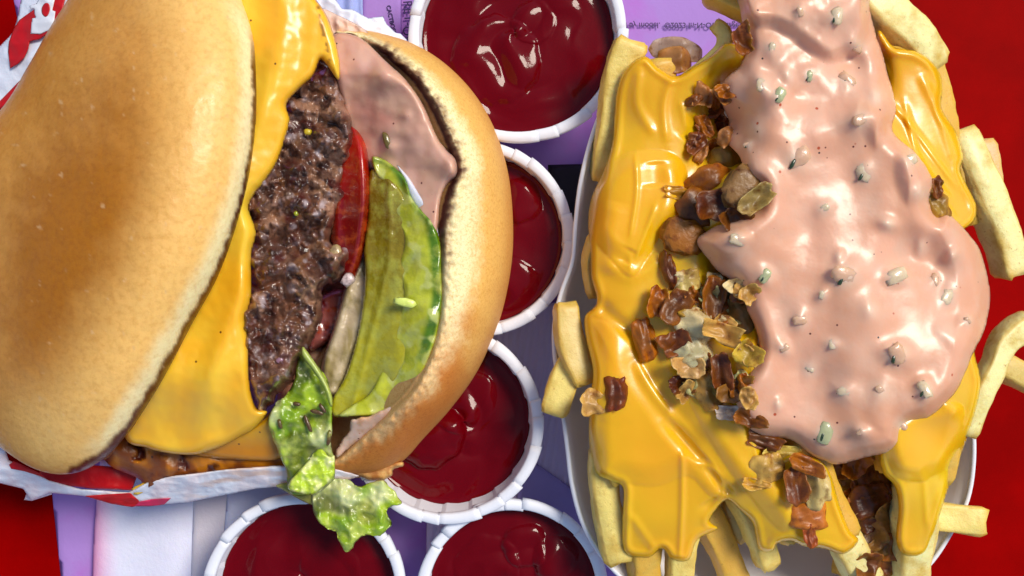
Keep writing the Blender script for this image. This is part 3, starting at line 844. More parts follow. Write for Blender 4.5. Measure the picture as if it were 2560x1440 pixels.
ms = inside(catmull(sauce_pts, 6), HX, HY)
HM2 = HM.copy()
ds, _, _, _ = segdist(catmull(sauce_pts, 3), HX[ms], HY[ms])
exs = sauce_ex(HX[ms], HY[ms], ds, None)
HM2[ms] = SB[ms] - 0.05 - 0.12 * sst(50, 0, ds) + 0.32 * np.sqrt(np.clip(1 - (1 - np.clip(ds / 34, 0, 1)) ** 2, 0, 1)) + exs

def lump(name, px, py, z, rx, ry, rz, ang, colr, mat, parent, seed, tilt=0.0, nlat=7, nlon=10, pw=0.7, cat=None):
    """small irregular cut piece"""
    c = PX(px, py, z); V = []; F = []
    rs = np.random.RandomState(seed)
    jit = rs.uniform(0.82, 1.18, (nlat + 1, nlon))
    for i in range(nlat + 1):
        th_ = math.pi * i / nlat
        for j in range(nlon):
            ph = 2 * math.pi * j / nlon
            q = lambda v: math.copysign(abs(v) ** pw, v)
            k = jit[i, j] if 0 < i < nlat else 1
            x = q(math.sin(th_)) * q(math.cos(ph)) * rx * k; y = q(math.sin(th_)) * q(math.sin(ph)) * ry * k; z_ = q(math.cos(th_)) * rz
            z_ += x * math.tan(tilt)
            V.append((c[0] + x * math.cos(ang) - y * math.sin(ang), c[1] + x * math.sin(ang) + y * math.cos(ang), c[2] + z_))
    for i in range(nlat):
        for j in range(nlon):
            F.append([i * nlon + j, (i + 1) * nlon + j, (i + 1) * nlon + (j + 1) % nlon, i * nlon + (j + 1) % nlon])
    return mesh_obj(name, V, F, mat, parent, np.tile(colr, (len(V), 1)))
for i, (bx, by, br, g) in enumerate(bits):
    z = float(sampleH(HM2, bx, by))
    if not g and i % 3 == 0: continue
    r_ = br * 0.0085 * (0.95 if g else 0.65) * rng.uniform(0.75, 1.15) * (0.75 if br > 24 else 1)
    col_ = [lin((176, 180, 136)), lin((214, 172, 140)), lin((216, 194, 160))][i % 3]
    lump('relish_bit', bx, by, z - r_ * 0.52, r_ * 1.55, r_ * 1.0, r_ * 0.6, rng.rand() * 3, col_, M['relish'], sauce, i, tilt=rng.uniform(-0.3, 0.3))
    if g:
        lump('relish_skin', bx - br * 0.35, by + br * 0.45, z - r_ * 0.16, r_ * 0.6, r_ * 0.22, r_ * 0.25, 0.8 + rng.rand() * 0.7, lin((40, 62, 34)), M['relish'], sauce, i + 200)

# ================================================================== grilled onions on the fries
HO = maxf(HM2, 1)
def flake(px, py, w, h, ang, curl, colr, label, group=None, seed=0, dz=0.0, tilt=(0, 0), th=0.032, notch=0.22, z=None):
    """curled leaf-like onion piece, w x h in px"""
    nx, ny = 17, 17
    rs = np.random.RandomState(seed + 500)
    w *= 1.05; h *= 1.05
    zz = float(sampleH(HO, px, py)) if z is None else z
    k = float(K(zz))
    U, Vv = np.meshgrid(np.linspace(-1, 1, nx), np.linspace(-1, 1, ny))
    # square -> rounded irregular outline
    sq = 0.2 + 0.25 * rs.rand(); X = U * np.sqrt(1 - sq * Vv ** 2) + 0.25 * (rs.rand() - 0.5) * Vv; Y = Vv * np.sqrt(1 - sq * U ** 2) + 0.25 * (rs.rand() - 0.5) * U
    a = np.arctan2(Y, X)
    rr = 1 + notch * (fbm(np.cos(a) * 40 + seed * 13, np.sin(a) * 40, 46, seed, 3)) * 2 * np.hypot(U, Vv)
    X = X * rr; Y = Y * rr
    Z = curl * (X ** 2) * w * k * 0.5 + curl * 0.3 * Y ** 2 * h * k * 0.5 + 0.17 * fbm(X * 40, Y * 40, 40, seed + 5, 2)
    X = X * w * k / 2; Y = Y * h * k / 2
    Z = Z + X * tilt[0] + Y * tilt[1]
    ca, sa = math.cos(ang), math.sin(ang)
    c = PX(px, py, zz)
    XX = c[0] + X * ca - Y * sa; YY = c[1] + X * sa + Y * ca; ZZ = c[2] + Z + dz * 0.7 + abs(curl) * 0.1
    e = 1 - np.maximum(np.abs(U), np.abs(Vv)) ** 6
    top = np.stack([XX, YY, ZZ + th * e * 0.5], -1).reshape(-1, 3); bot = np.stack([XX, YY, ZZ - th * e * 0.5 - 0.01], -1).reshape(-1, 3)
    V = np.concatenate([top, bot]); n = nx * ny; F = []
    for i in range(ny - 1):
        for j in range(nx - 1):
            p = i * nx + j
            F.append([p, p + 1, p + nx + 1, p + nx]); F.append([n + p, n + p + nx, n + p + nx + 1, n + p + 1])
    for j in range(nx - 1):
        F.append([j + 1, j, n + j, n + j + 1]); q = (ny - 1) * nx + j; F.append([q, q + 1, n + q + 1, n + q])
    for i in range(ny - 1):
        p = i * nx; F.append([p, p + nx, n + p + nx, n + p]); q = p + nx - 1; F.append([q + nx, q, n + q, n + q + nx])
    ed = np.clip(np.hypot(U, Vv), 0, 1).reshape(-1); ed = np.concatenate([ed, ed])[:, None]
    nn_ = np.clip(0.5 + 1.3 * fbm(V[:, 0] * 40, V[:, 1] * 40, 22, seed + 9, 3), 0, 1)[:, None]
    cc = np.tile(colr, (len(V), 1)) * (1 - 0.45 * nn_) + lin((150, 92, 14)) * 0.45 * nn_
    cc = cc * (0.8 + 0.5 * ed ** 3) * (0.75 + 0.5 * np.clip(0.5 + fbm(V[:, 0] * 30, V[:, 1] * 30, 20, seed), 0, 1))[:, None]
    o = mesh_obj('grilled_onion', V, F, M['onion'], None, cc)
    tag(o, label, 'onion', group or 'grilled onion pieces on the fries')
    return o

amber, dark, tan, palec, olive, green = (lin((176, 98, 14)), lin((122, 66, 12)), lin((220, 170, 88)), lin((244, 222, 164)), lin((180, 140, 40)), lin((192, 196, 130)))
# single, recognisable pieces
lump_on = lambda *a, **k: None
def bead(px, py, rx, ry, rz, ang, c_, label, seed, dz=0.05):
    rz *= 0.6
    z = float(sampleH(HO, px, py)) + dz
    o = lump('grilled_onion', px, py, z, rx, ry, rz, ang, c_, M['onion'], None, seed, nlat=12, nlon=18, pw=0.75)
    return tag(o, label, 'onion', 'grilled onion pieces on the fries')
bead(1708, 590, 0.50, 0.42, 0.30, -0.3, lin((176, 108, 30)), 'round amber onion bead with a bluish gleam, left tip of the sauce', 1, 0.02)
flake(1610, 848, 54, 102, 0.25, -0.25, lin((176, 96, 8)), 'brown rectangular onion piece lying alone on the left cheese', seed=2, dz=0.09, th=0.12, notch=0.12)
flake(1540, 985, 52, 80, 0.05, -0.5, lin((120, 44, 6)), 'dark red brown onion piece on the left cheese, near the rim', seed=3, dz=0.3, th=0.12)
flake(1484, 1005, 66, 64, 0.5, 0.4, tan, 'translucent tan onion flake left of the dark piece near the boat rim', seed=4, dz=0.05)
flake(1671, 672, 34, 92, 0.15, -0.6, lin((106, 48, 8)), 'thin dark onion strip below the round bead', seed=5, dz=0.1, th=0.1)
bead(1852, 470, 0.38, 0.52, 0.24, -0.5, lin((150, 110, 60)), 'olive grey rounded onion at the sauce edge, right side of the upper clump', 6, 0.1)
flake(1880, 500, 50, 88, -0.8, 0.8, lin((170, 150, 90)), 'pointed olive onion sliver tucked against the sauce in the upper clump', seed=7, dz=0.16)
flake(1818, 405, 78, 92, 0.2, -0.5, olive, 'olive brown onion leaf at the top of the upper clump', seed=8, dz=0.1)
flake(1775, 445, 120, 60, 0.35, -0.6, lin((160, 90, 14)), 'amber onion leaf with a pointed left corner in the upper clump', seed=9, dz=0.16)
flake(1698, 486, 76, 34, -0.1, 0.4, lin((186, 130, 24)), 'thin golden onion tip pointing left out of the upper clump', seed=10, dz=0.06)
flake(1738, 525, 100, 90, 0.6, -0.6, dark, 'dark red brown onion piece at the left of the upper clump', seed=11, dz=0.1)
flake(1790, 515, 110, 80, 0.1, 0.4, lin((92, 38, 6)), 'very dark onion piece in the middle of the upper clump', seed=12, dz=0.08)
flake(1830, 545, 70, 50, 0.5, 0.8, lin((70, 28, 6)), 'blackened onion piece at the bottom of the upper clump', seed=13, dz=0.02)
# lower clump
flake(1822, 735, 78, 130, 0.5, -0.8, green, 'pale green onion curl at the upper right of the large clump', seed=14, dz=0.28)
flake(1856, 800, 80, 120, 0.25, -0.8, lin((176, 150, 84)), 'olive translucent onion curl on the right of the large clump', seed=15, dz=0.26)
flake(1780, 745, 60, 110, -0.1, 0.6, lin((136, 76, 16)), 'brown onion leaf left of the pale green curl', seed=16, dz=0.16)
flake(1738, 815, 84, 96, 0.6, -0.5, palec, 'pale beige crumpled onion leaf in the middle of the large clump', seed=17, dz=0.26)
flake(1790, 830, 92, 44, -0.35, 0.8, tan, 'tan onion strand across the middle of the large clump', seed=18, dz=0.30)
flake(1735, 890, 96, 84, 0.6, -0.9, lin((240, 232, 178)), 'creamy cupped onion leaf with a brown hollow in the large clump', seed=19, dz=0.30)
flake(1718, 916, 76, 50, 0.2, 0.7, lin((226, 176, 106)), 'tan curled onion rim under the creamy leaf', seed=20, dz=0.20)
flake(1690, 770, 90, 70, 0.8, 0.5, dark, 'dark brown onion patch on the left of the large clump', seed=21, dz=0.10)
flake(1642, 755, 50, 74, 0.1, 0.7, amber, 'amber onion corner at the far left of the large clump', seed=22, dz=0.05)
flake(1685, 858, 70, 60, 0.4, 0.3, lin((112, 50, 10)), 'dark onion blotch beneath the beige leaf', seed=23, dz=0.12)
flake(1798, 930, 56, 96, 0.15, 0.6, lin((100, 44, 14)), 'deep red brown onion hollow in the large clump', seed=24, dz=0.16)
flake(1770, 975, 70, 100, 0.4, -0.6, lin((196, 150, 70)), 'olive tan onion piece low in the large clump', seed=25, dz=0.2)
flake(1830, 975, 92, 50, 0.3, 0.6, lin((130, 86, 30)), 'glossy brown onion piece at the lower right of the large clump', seed=26, dz=0.14)
flake(1862, 882, 70, 60, -0.6, 0.7, lin((210, 176, 60)), 'yellow onion corner against the sauce in the large clump', seed=27, dz=0.16)
flake(1700, 962, 64, 46, 0.2, 0.4, lin((84, 36, 10)), 'burnt onion fragment at the lower left of the large clump', seed=28, dz=0.08)
flake(1720, 705, 70, 60, 0.3, -0.3, lin((222, 196, 110)), 'clear yellowish onion square above the large clump', seed=29, dz=0.1)
flake(1816, 1028, 60, 34, 0.0, 0.4, lin((220, 205, 190)), 'clear glassy onion piece under the large clump', seed=30, dz=0.06)
flake(1870, 1045, 80, 40, -0.4, 0.5, dark, 'dark onion piece squeezed under the sauce edge below the large clump', seed=31, dz=0.02)
# bottom clump
flake(1915, 1170, 86, 72, 0.2, -0.4, lin((222, 176, 84)), 'round translucent golden onion disc below the sauce', seed=88, dz=0.16, notch=0.08)
flake(1948, 1128, 90, 34, -0.1, 0.3, lin((230, 200, 90)), 'yellow onion sliver touching the bottom edge of the sauce', seed=32, dz=0.22)
flake(1985, 1205, 60, 90, 0.1, 0.6, lin((120, 60, 18)), 'dark glossy onion strip in the bottom clump', seed=33, dz=0.08)
flake(2040, 1215, 66, 100, 0.15, -0.4, lin((214, 190, 120)), 'pale cut onion block in the bottom clump', seed=34, dz=0.18)
flake(2010, 1160, 100, 40, -0.3, 0.5, amber, 'amber onion curl just under the sauce in the bottom clump', seed=35, dz=0.12)
flake(2022, 1290, 96, 64, 0.1, -0.4, lin((206, 116, 36)), 'orange brown onion patch at the lower end of the bottom clump', seed=36, dz=0.12)
flake(2022, 1335, 34, 60, 0.1, 0.3, lin((170, 78, 24)), 'pointed brown onion tip dripping over the cheese', seed=37, dz=0.08)
flake(1885, 1208, 70, 26, -0.2, 0.4, lin((224, 170, 70)), 'golden onion flake below the round disc', seed=38, dz=0.1)
flake(1905, 1100, 90, 40, -0.25, 0.4, lin((98, 44, 10)), 'dark onion wedge between cheese and lower sauce edge', seed=39, dz=0.04)
# right side and top
flake(2340, 512, 66, 70, 0.3, -0.5, olive, 'small olive onion piece between the sauce and the right cheese', seed=40, dz=0.12)
flake(2338, 470, 30, 50, 0.2, 0.4, lin((120, 60, 20)), 'small brown pointed onion bit above the olive one on the right', seed=41, dz=0.1)
flake(1848, 108, 46, 70, 0.4, 0.7, lin((130, 66, 20)), 'brown onion sliver beside the sauce near the top', seed=42, dz=0.15)
flake(1692, 124, 130, 62, 0.0, -0.5, lin((206, 178, 160)), 'translucent onion ring arching above the upper cheese', seed=43, z=4.55, notch=0.06)
flake(1690, 150, 80, 66, 0.1, -0.7, lin((190, 130, 70)), 'brown rimmed onion curl inside the arching ring', seed=44, z=4.75, notch=0.06)
for i in range(16):
    x = 1735 + rng.rand() * 85; y = 225 + rng.rand() * 150 + (1800 - x) * 0.4
    flake(x, y, 34 + 24 * rng.rand(), 26 + 22 * rng.rand(), rng.rand() * 3, rng.uniform(-0.7, 0.7), [lin((116, 54, 24)), lin((150, 86, 50)), lin((180, 120, 66)), amber][i % 4],
          'small brown onion piece in the strip left of the upper sauce', 'onion bits left of the upper sauce', seed=60 + i, dz=0.06 + 0.05 * rng.rand())
for i in range(34):     # dark pocket at the bottom right
    t = rng.rand(); y = 1150 + 270 * t; x = 2100 + 60 * t + rng.rand() * (130 - 60 * t)
    z = 3.55 + rng.rand() * 0.7
    flake(x, y, 60 + 40 * rng.rand(), 44 + 40 * rng.rand(), rng.rand() * 3, rng.uniform(-0.8, 0.8), [dark, lin((92, 40, 8)), amber, lin((150, 110, 50))][i % 4],
          'dark caramelised onion piece in the pocket under the sauce, lower right', 'onions in the dark lower right pocket', seed=100 + i, z=z)
for i in range(30):
    x = 1700 + rng.rand() * 170; y = 690 + rng.rand() * 310
    flake(x, y, 34 + 30 * rng.rand(), 26 + 24 * rng.rand(), rng.rand() * 3, rng.uniform(-0.9, 0.9), [tan, olive, palec, amber, tan, dark, green][i % 7],
          'small onion bit in the large clump left of the sauce', 'small bits in the large onion clump', seed=160 + i, dz=0.04 + 0.12 * rng.rand())

# ================================================================== burger
burger = thing('cheeseburger', 'opened cheeseburger on its side with cheese, patty, tomato, pickle and lettuce', 'burger', tuple(PX(640, 650, 1.0)))

# -- top bun
bunp = [(480, -250), (560, -110), (604, 0), (632, 90), (640, 190), (640, 300), (624, 430), (592, 560), (545, 690), (480, 810), (420, 925), (370, 1010), (318, 1085), (262, 1145), (190, 1182), (110, 1180),
        (30, 1140), (-60, 1060), (-160, 920), (-230, 740), (-220, 560), (-130, 400), (0, 275), (70, 165), (130, 60), (210, -60), (320, -220)]
rimline = catmull([(560, -110), (604, 0), (632, 90), (640, 190), (640, 300), (624, 430), (592, 560), (545, 690), (480, 810), (420, 925), (370, 1010), (318, 1085), (262, 1145), (190, 1182)], 6, closed=False)
def bun_base(x, y, d, u):
    return 3.4 + 2.6 * np.clip((x + 0.25 * (y - 560) + 200) / 900, 0, 1)
crown, mid, gold, cream, toast = lin((172, 106, 14)), lin((214, 150, 66)), lin((244, 194, 110)), lin((255, 236, 180)), lin((90, 38, 8))
def bun_col(x, y, d, u):
    dr, _, _, tr = segdist(rimline, x, y, closed=False)
    n1 = fbm(x, y, 160, 31, 6, 0.65); n2 = fbm(x, y, 30, 35, 3)
    c = mixc(crown, mid, sst(0.25, 1.0, np.hypot((x - 190 + 0.22 * (y - 620)) / 350, (y - 620) / 560) + 0.5 * n1))
    c = mixc(c, gold, sst(330, 90, dr + 60 * n1))
    wid = 40 + 12 * sst(0.2, 0.7, tr) + 16 * n1
    c = mixc(c, cream, sst(wid + 22, wid - 22, dr + 10 * n2) * sst(0.0, 0.16, tr) * sst(1.0, 0.86, tr))
    ed = 11 + 9 * sst(0.35, 0.8, tr)
    c = mixc(c, toast, sst(ed * 1.3, ed * 0.65, dr + 9 * n2) * sst(0.12, 0.22, tr))
    # old glaze spots
    c = mixc(c, lin((228, 190, 140)), 0.5 * sst(0.42, 0.6, fbm(x, y, 26, 91, 3)))
    return c
relief('top_bun', bunp, bun_base, 2.7, M['bun'], burger, step=5, dome=0.5, under=0.6,
       extra=lambda x, y, d, u: sst(0, 40, d) * (0.05 * fbm(x, y, 190, 12, 3) + 0.014 * fbm(x, y, 28, 14, 3)) + 0.02 * fbm(x, y, 14, 16) * sst(60, 5, d), col=bun_col)
# cut face crumb peeking out under the rim of the top bun
relief('bun_cut_face', [(560, -60), (600, 20), (630, 100), (638, 200), (636, 310), (618, 440), (586, 566), (538, 700), (474, 820), (412, 935), (362, 1020), (312, 1090), (250, 1142), (250, 900), (400, 500), (450, 100)],
       lambda x, y, d, u: bun_base(x, y, d, u) - 0.45, 0.35, M['crumb'], burger, step=7, r=20, col=lin((150, 84, 30)), ragged=3)

# -- cheese slice
slice_pts = [(500, -160), (620, -90), (700, -60), (770, -20), (812, 30), (835, 90), (850, 160), (846, 200), (815, 160), (800, 150), (782, 190), (745, 225), (716, 262), (724, 300), (712, 350), (690, 410), (655, 462), (640, 480),
             (622, 520), (640, 580), (628, 640), (628, 740), (614, 800), (620, 860), (624, 960), (640, 1018), (668, 1030), (640, 1068), (600, 1092), (550, 1118), (490, 1136), (430, 1134), (370, 1120), (310, 1085), (330, 900), (440, 500), (500, 100)]
def slice_base(x, y, d, u):
    z = 5.15 + 0.12 * np.sin(y / 170.0) + 0.1 * fbm(x, y, 200, 41, 2)
    low = sst(880, 1130, y)
    z = z - 1.1 * low ** 1.5
    z = z - 0.7 * sst(60, -60, y) * 0
    # rolls over a little bar of patty beneath, dips toward the bun
    z = z - 0.55 * sst(70, 250, (x - (640 - 0.25 * (y - 200))) * -1)
    return z
sc1, sc2 = lin((255, 206, 58)), lin((252, 176, 20))
relief('cheese_slice', slice_pts, slice_base, 0.30, M['slice'], burger, step=4, r=20, raw=False,
       extra=lambda x, y, d, u: sst(0, 30, d) * (0.06 * fbm(x, y, 90, 43, 3) + 0.16 * np.exp(-((x - (700 - 0.16 * y + 20 * np.sin(y / 90))) / 38) ** 2)),
       col=lambda x, y, d, u: mixc(mixc(sc1, sc2, np.clip(0.45 + 0.9 * fbm(x, y, 150, 45, 3), 0, 1)), lin((120, 66, 24)), 0.8 * sst(10, 0, np.abs(x - 812 - 0.2 * (y - 100))) * sst(0.0, 0.3, fbm(x, y, 20, 47) + 0.1) * sst(180, 150, y)))
# -- second, lower cheese and the greasy patty below
relief('cheese_slice', [(500, 1040), (560, 1085), (640, 1060), (700, 1010), (730, 1040), (735, 1120), (690, 1150), (600, 1150), (500, 1140), (420, 1110)], lambda x, y, d, u: 4.1 - 0.5 * sst(1040, 1150, y), 0.22, M['slice'], burger,
       step=5, r=16, extra=lambda x, y, d, u: 0.05 * fbm(x, y, 60, 51), col=lambda x, y, d, u: mixc(lin((214, 158, 20)), lin((200, 130, 16)), sst(1080, 1130, y)))
relief('greasy_patty_edge', [(250, 1100), (330, 1060), (500, 1040), (700, 1040), (770, 1100), (770, 1180), (600, 1186), (500, 1196), (430, 1208), (370, 1226), (345, 1196), (270, 1160)], 2.8, 0.7, M['greasy'], burger,
       step=5, r=50, extra=lambda x, y, d, u: 0.16 * fbm(x, y, 70, 53, 3) - 0.25 * sst(0.15, 0.4, fbm(x, y, 44, 58, 3)) * sst(600, 500, x),
       col=lambda x, y, d, u: mixc(mixc(lin((128, 66, 8)), lin((196, 122, 14)), sst(-0.1, 0.35, fbm(x, y, 70, 57, 3) + 0.35 * sst(450, 600, x))), lin((80, 22, 6)), sst(0.05, 0.3, fbm(x, y, 44, 58, 3)) * sst(620, 500, x)))

# -- patty
patty_pts = [(800, 128), (832, 160), (858, 200), (870, 250), (888, 300), (893, 345), (878, 395), (868, 440), (872, 490), (858, 520), (838, 556), (832, 610), (868, 610), (886, 630), (878, 668), (852, 702), (815, 718), (802, 760),
             (800, 815), (775, 860), (748, 915), (735, 955), (700, 985), (668, 1020), (640, 1030), (610, 960), (590, 860), (592, 760), (604, 640), (600, 540), (620, 460), (670, 380), (690, 300), (690, 230), (750, 170)]
def patty_z(x, y, d, u):
    d1, d2, id_ = worley(x + 14 * fbm(x, y, 50, 63), y + 14 * fbm(x, y, 50, 64), 78, 5)
    e1, e2, ie = worley(x + 6 * fbm(x, y, 20, 68), y, 34, 9)
    z = 0.26 * (1 - d1 * 1.2) * np.clip((d2 - d1) * 3, 0, 1) + 0.34 * (id_ - 0.5) * np.clip((d2 - d1) * 3, 0, 1) + 0.10 * (1 - e1) * np.clip((e2 - e1) * 3, 0, 1)
    z = 1.35 * z + 0.5 * fbm(x, y, 120, 61, 3) + 0.28 * fbm(x, y, 48, 66, 3) + 0.22 * ridged(x, y, 70, 69, 2)
    # rises in the middle, leans back on the left
    return z * sst(-2, 26, d)
def patty_col(x, y, d, u):
    n = fbm(x, y, 90, 71, 4); n2 = fbm(x, y, 34, 72, 3)
    c = mixc(lin((104, 58, 34)), lin((166, 124, 98)), sst(-0.3, 0.4, n))
    c = mixc(c, lin((76, 26, 22)), sst(0.05, 0.35, fbm(x, y, 80, 74, 3)))
    c = mixc(c, lin((130, 86, 46)), sst(0.1, 0.4, fbm(x, y, 46, 76, 3)) * 0.7)
    c = mixc(c, lin((46, 18, 12)), sst(0.05, 0.3, n2))
    # left margin next to the cheese greyer, bottom redder
    c = mixc(c, lin((70, 16, 24)), 0.45 * sst(760, 960, y))
    e1, e2, ie = worley(x, y, 30, 13)
    c = mixc(c, lin((190, 176, 180)), 0.75 * sst(0.12, 0.35, fbm(x, y, 40, 79, 2)) * sst(0.1, -0.2, n2))  # pale grey patches: fat, plus wet highlights painted into the colour
    return c
relief('patty', patty_pts, lambda x, y, d, u: 3.9 + 0 * x, lambda x, y, d, u: 0.95 + 0 * x, M['patty'], burger, step=3, r=34, extra=patty_z, col=patty_col, ragged=7, rsc=34, seed=3)
# yellow pickle / cheese crumbs on the patty
for i, (x, y, r_, c_) in enumerate([(770, 330, .09, (200, 176, 40)), (806, 522, .08, (206, 186, 40)), (740, 534, .06, (150, 160, 30)), (800, 350, .06, (90, 30, 90)), (870, 700, .17, (214, 190, 184)), (840, 632, .18, (176, 150, 100)),
                                    (722, 486, .08, (190, 170, 150)), (700, 900, .09, (150, 110, 130))]):
    lump('meat_crumb', x, y, 5.15, r_, r_ * 0.8, r_ * 0.7, i, lin(c_), M['relish'] if i < 4 else M['patty'], burger, i + 900, nlat=8, nlon=12)

# -- tomato
tom_pts = [(862, 250), (880, 270), (900, 310), (918, 360), (926, 420), (928, 500), (920, 570), (908, 640), (888, 700), (862, 720), (836, 660), (820, 560), (840, 400)]
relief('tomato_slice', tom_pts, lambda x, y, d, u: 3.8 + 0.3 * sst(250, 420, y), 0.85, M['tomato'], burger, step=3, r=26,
       extra=lambda x, y, d, u: 0.35 * sst(850, 925, x) - 0.2,
       col=lambda x, y, d, u: mixc(mixc(lin((176, 20, 4)), lin((118, 2, 0)), sst(360, 560, y)), lin((214, 70, 20)), sst(14, 4, d) * sst(0, .3, fbm(x, y, 30, 77))))  # orange rim is a lit edge painted into the colour
relief('tomato_slice', [(760, 780), (800, 740), (850, 720), (880, 740), (870, 800), (850, 840), (800, 870), (770, 870)], 3.0, 0.5, M['tomato'], burger, step=4, r=20,
       extra=lambda x, y, d, u: 0.1 * fbm(x, y, 40, 79), col=lambda x, y, d, u: mixc(lin((160, 90, 84)), lin((100, 20, 20)), sst(0.0, 0.3, fbm(x, y, 50, 78))))

# -- dark inner crumb between the layers
relief('inner_sauce', [(740, 720), (900, 640), (1000, 700), (1010, 900), (900, 1100), (780, 1160), (700, 1100), (700, 900)], 2.2, 0.6, M['sauce'], burger, step=7, r=30,
       extra=lambda x, y, d, u: 0.15 * fbm(x, y, 70, 81), col=lambda x, y, d, u: mixc(lin((176, 110, 84)), lin((96, 44, 20)), sst(-0.1, 0.3, fbm(x, y, 60, 82))))

# -- onion slices (pale, translucent)
on_pts = [(905, 640), (925, 680), (925, 760), (910, 850), (880, 930), (850, 985), (818, 990), (800, 960), (806, 900), (830, 830), (850, 760), (868, 700)]
relief('onion_slice', on_pts, 3.75, 0.6, M['raw_onion'], burger, step=4, r=18, extra=lambda x, y, d, u: 0.08 * fbm(x, y, 40, 83) + 0.05 * np.sin((x * 0.9 + y * 0.35) / 9),
       col=lambda x, y, d, u: mixc(lin((206, 186, 150)), lin((170, 150, 96)), sst(-0.2, 0.3, fbm(x * 1.5, y * 0.5, 50, 84))))
on2 = [(800, 880), (830, 850), (850, 880), (840, 960), (820, 1010), (780, 1000), (775, 930)]
relief('onion_slice', on2, 3.0, 0.6, M['raw_onion'], burger, step=4, r=20, col=lin((176, 140, 100)))

# -- pickles: the dull back slice, then the bright front one with the crinkled edge
back_pts = [(922, 430), (950, 430), (1000, 470), (1040, 560), (1050, 700), (1040, 830), (1000, 940), (940, 1010), (870, 1040), (830, 1040), (828, 1000), (862, 940), (890, 850), (906, 760), (912, 680), (908, 620), (918, 540)]
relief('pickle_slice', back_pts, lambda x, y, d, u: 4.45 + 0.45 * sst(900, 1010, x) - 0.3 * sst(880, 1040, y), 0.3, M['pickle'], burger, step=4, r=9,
       extra=lambda x, y, d, u: 0.05 * fbm(x, y, 50, 85) + 0.06 * np.exp(-((x - (975 - 0.25 * np.clip(y - 650, 0, 400))) / 9) ** 2),
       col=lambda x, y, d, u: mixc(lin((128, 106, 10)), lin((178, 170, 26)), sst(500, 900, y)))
front_pts = [(928, 392), (958, 396), (992, 420), (1016, 448), (1030, 492), (1056, 526), (1086, 560), (1102, 610), (1106, 680), (1106, 760), (1094, 835), (1074, 895), (1046, 955), (1004, 1006), (950, 1036), (890, 1042), (846, 1040),
             (880, 1012), (922, 985), (950, 930), (972, 870), (986, 820), (1002, 770), (1008, 730), (1000, 690), (998, 650), (1010, 615), (1006, 580), (984, 552), (976, 520), (985, 490), (966, 462), (942, 440)]
def pick_col(x, y, d, u):
    c = mixc(lin((206, 212, 60)), lin((176, 182, 22)), sst(-0.2, 0.4, fbm(x, y, 60, 87, 3)))
    dsk = segdist(catmull([(928, 392), (992, 420), (1030, 492), (1078, 562), (1092, 680), (1092, 760), (1058, 890)], 5, closed=False), x, y, closed=False)[0]
    c = mixc(c, lin((84, 124, 6)), sst(24, 6, dsk))
    c = mixc(c, lin((212, 218, 130)), 0.7 * sst(0.1, 0.3, fbm(x, y, 44, 89, 2)))
    return c
relief('pickle_slice', front_pts, lambda x, y, d, u: 4.75 + 0.65 * sst(960, 1080, x) - 0.25 * sst(860, 1040, y), 0.26, M['pickle'], burger, step=3, r=8,
       extra=lambda x, y, d, u: sst(0, 14, d) * (0.10 * fbm(x, y, 60, 86, 2) + 0.05 * np.sin((x * 0.6 + y) / 16.0)), col=pick_col)
lump('lettuce_scrap', 1012, 756, 5.5, 0.26, 0.10, 0.05, -0.2, lin((222, 240, 120)), M['lettuce'], burger, 5, nlat=8, nlon=12)

# -- bottom bun: cut face, toasted lip, crust
nI = 100
inner = catmull([(842, 82), (880, 84), (920, 108), (975, 150), (1035, 205), (1085, 285), (1122, 372), (1136, 430), (1118, 480), (1100, 560), (1096, 650), (1098, 740), (1088, 820), (1064, 900), (1026, 970), (960, 1035), (905, 1080), (850, 1128), (800, 1160)], 8, closed=False)
outer = catmull([(838, 76), (900, 74), (960, 84), (1040, 112), (1120, 165), (1190, 240), (1240, 330), (1270, 430), (1282, 540), (1280, 650), (1258, 770), (1222, 870), (1180, 950), (1120, 1030), (1060, 1095), (1010, 1150), (950, 1185), (880, 1195), (800, 1190)], 8, closed=False)
face = catmull([(800, 100), (800, 110), (820, 160), (850, 230), (870, 300), (890, 370), (910, 440), (920, 500), (930, 580), (930, 650), (920, 740), (910, 820), (900, 880), (880, 940), (850, 990), (820, 1030), (800, 1060), (780, 1090), (760, 1130)], 8, closed=False)
def resamp(c, n):
    L = np.concatenate([[0], np.cumsum(np.linalg.norm(np.diff(c, axis=0), axis=1))])
    t = np.linspace(0, L[-1], n)
    return np.stack([np.interp(t, L, c[:, i]) for i in range(2)], 1)
NT = 260
I_, O_, J_ = resamp(inner, NT), resamp(outer, NT), resamp(face, NT)
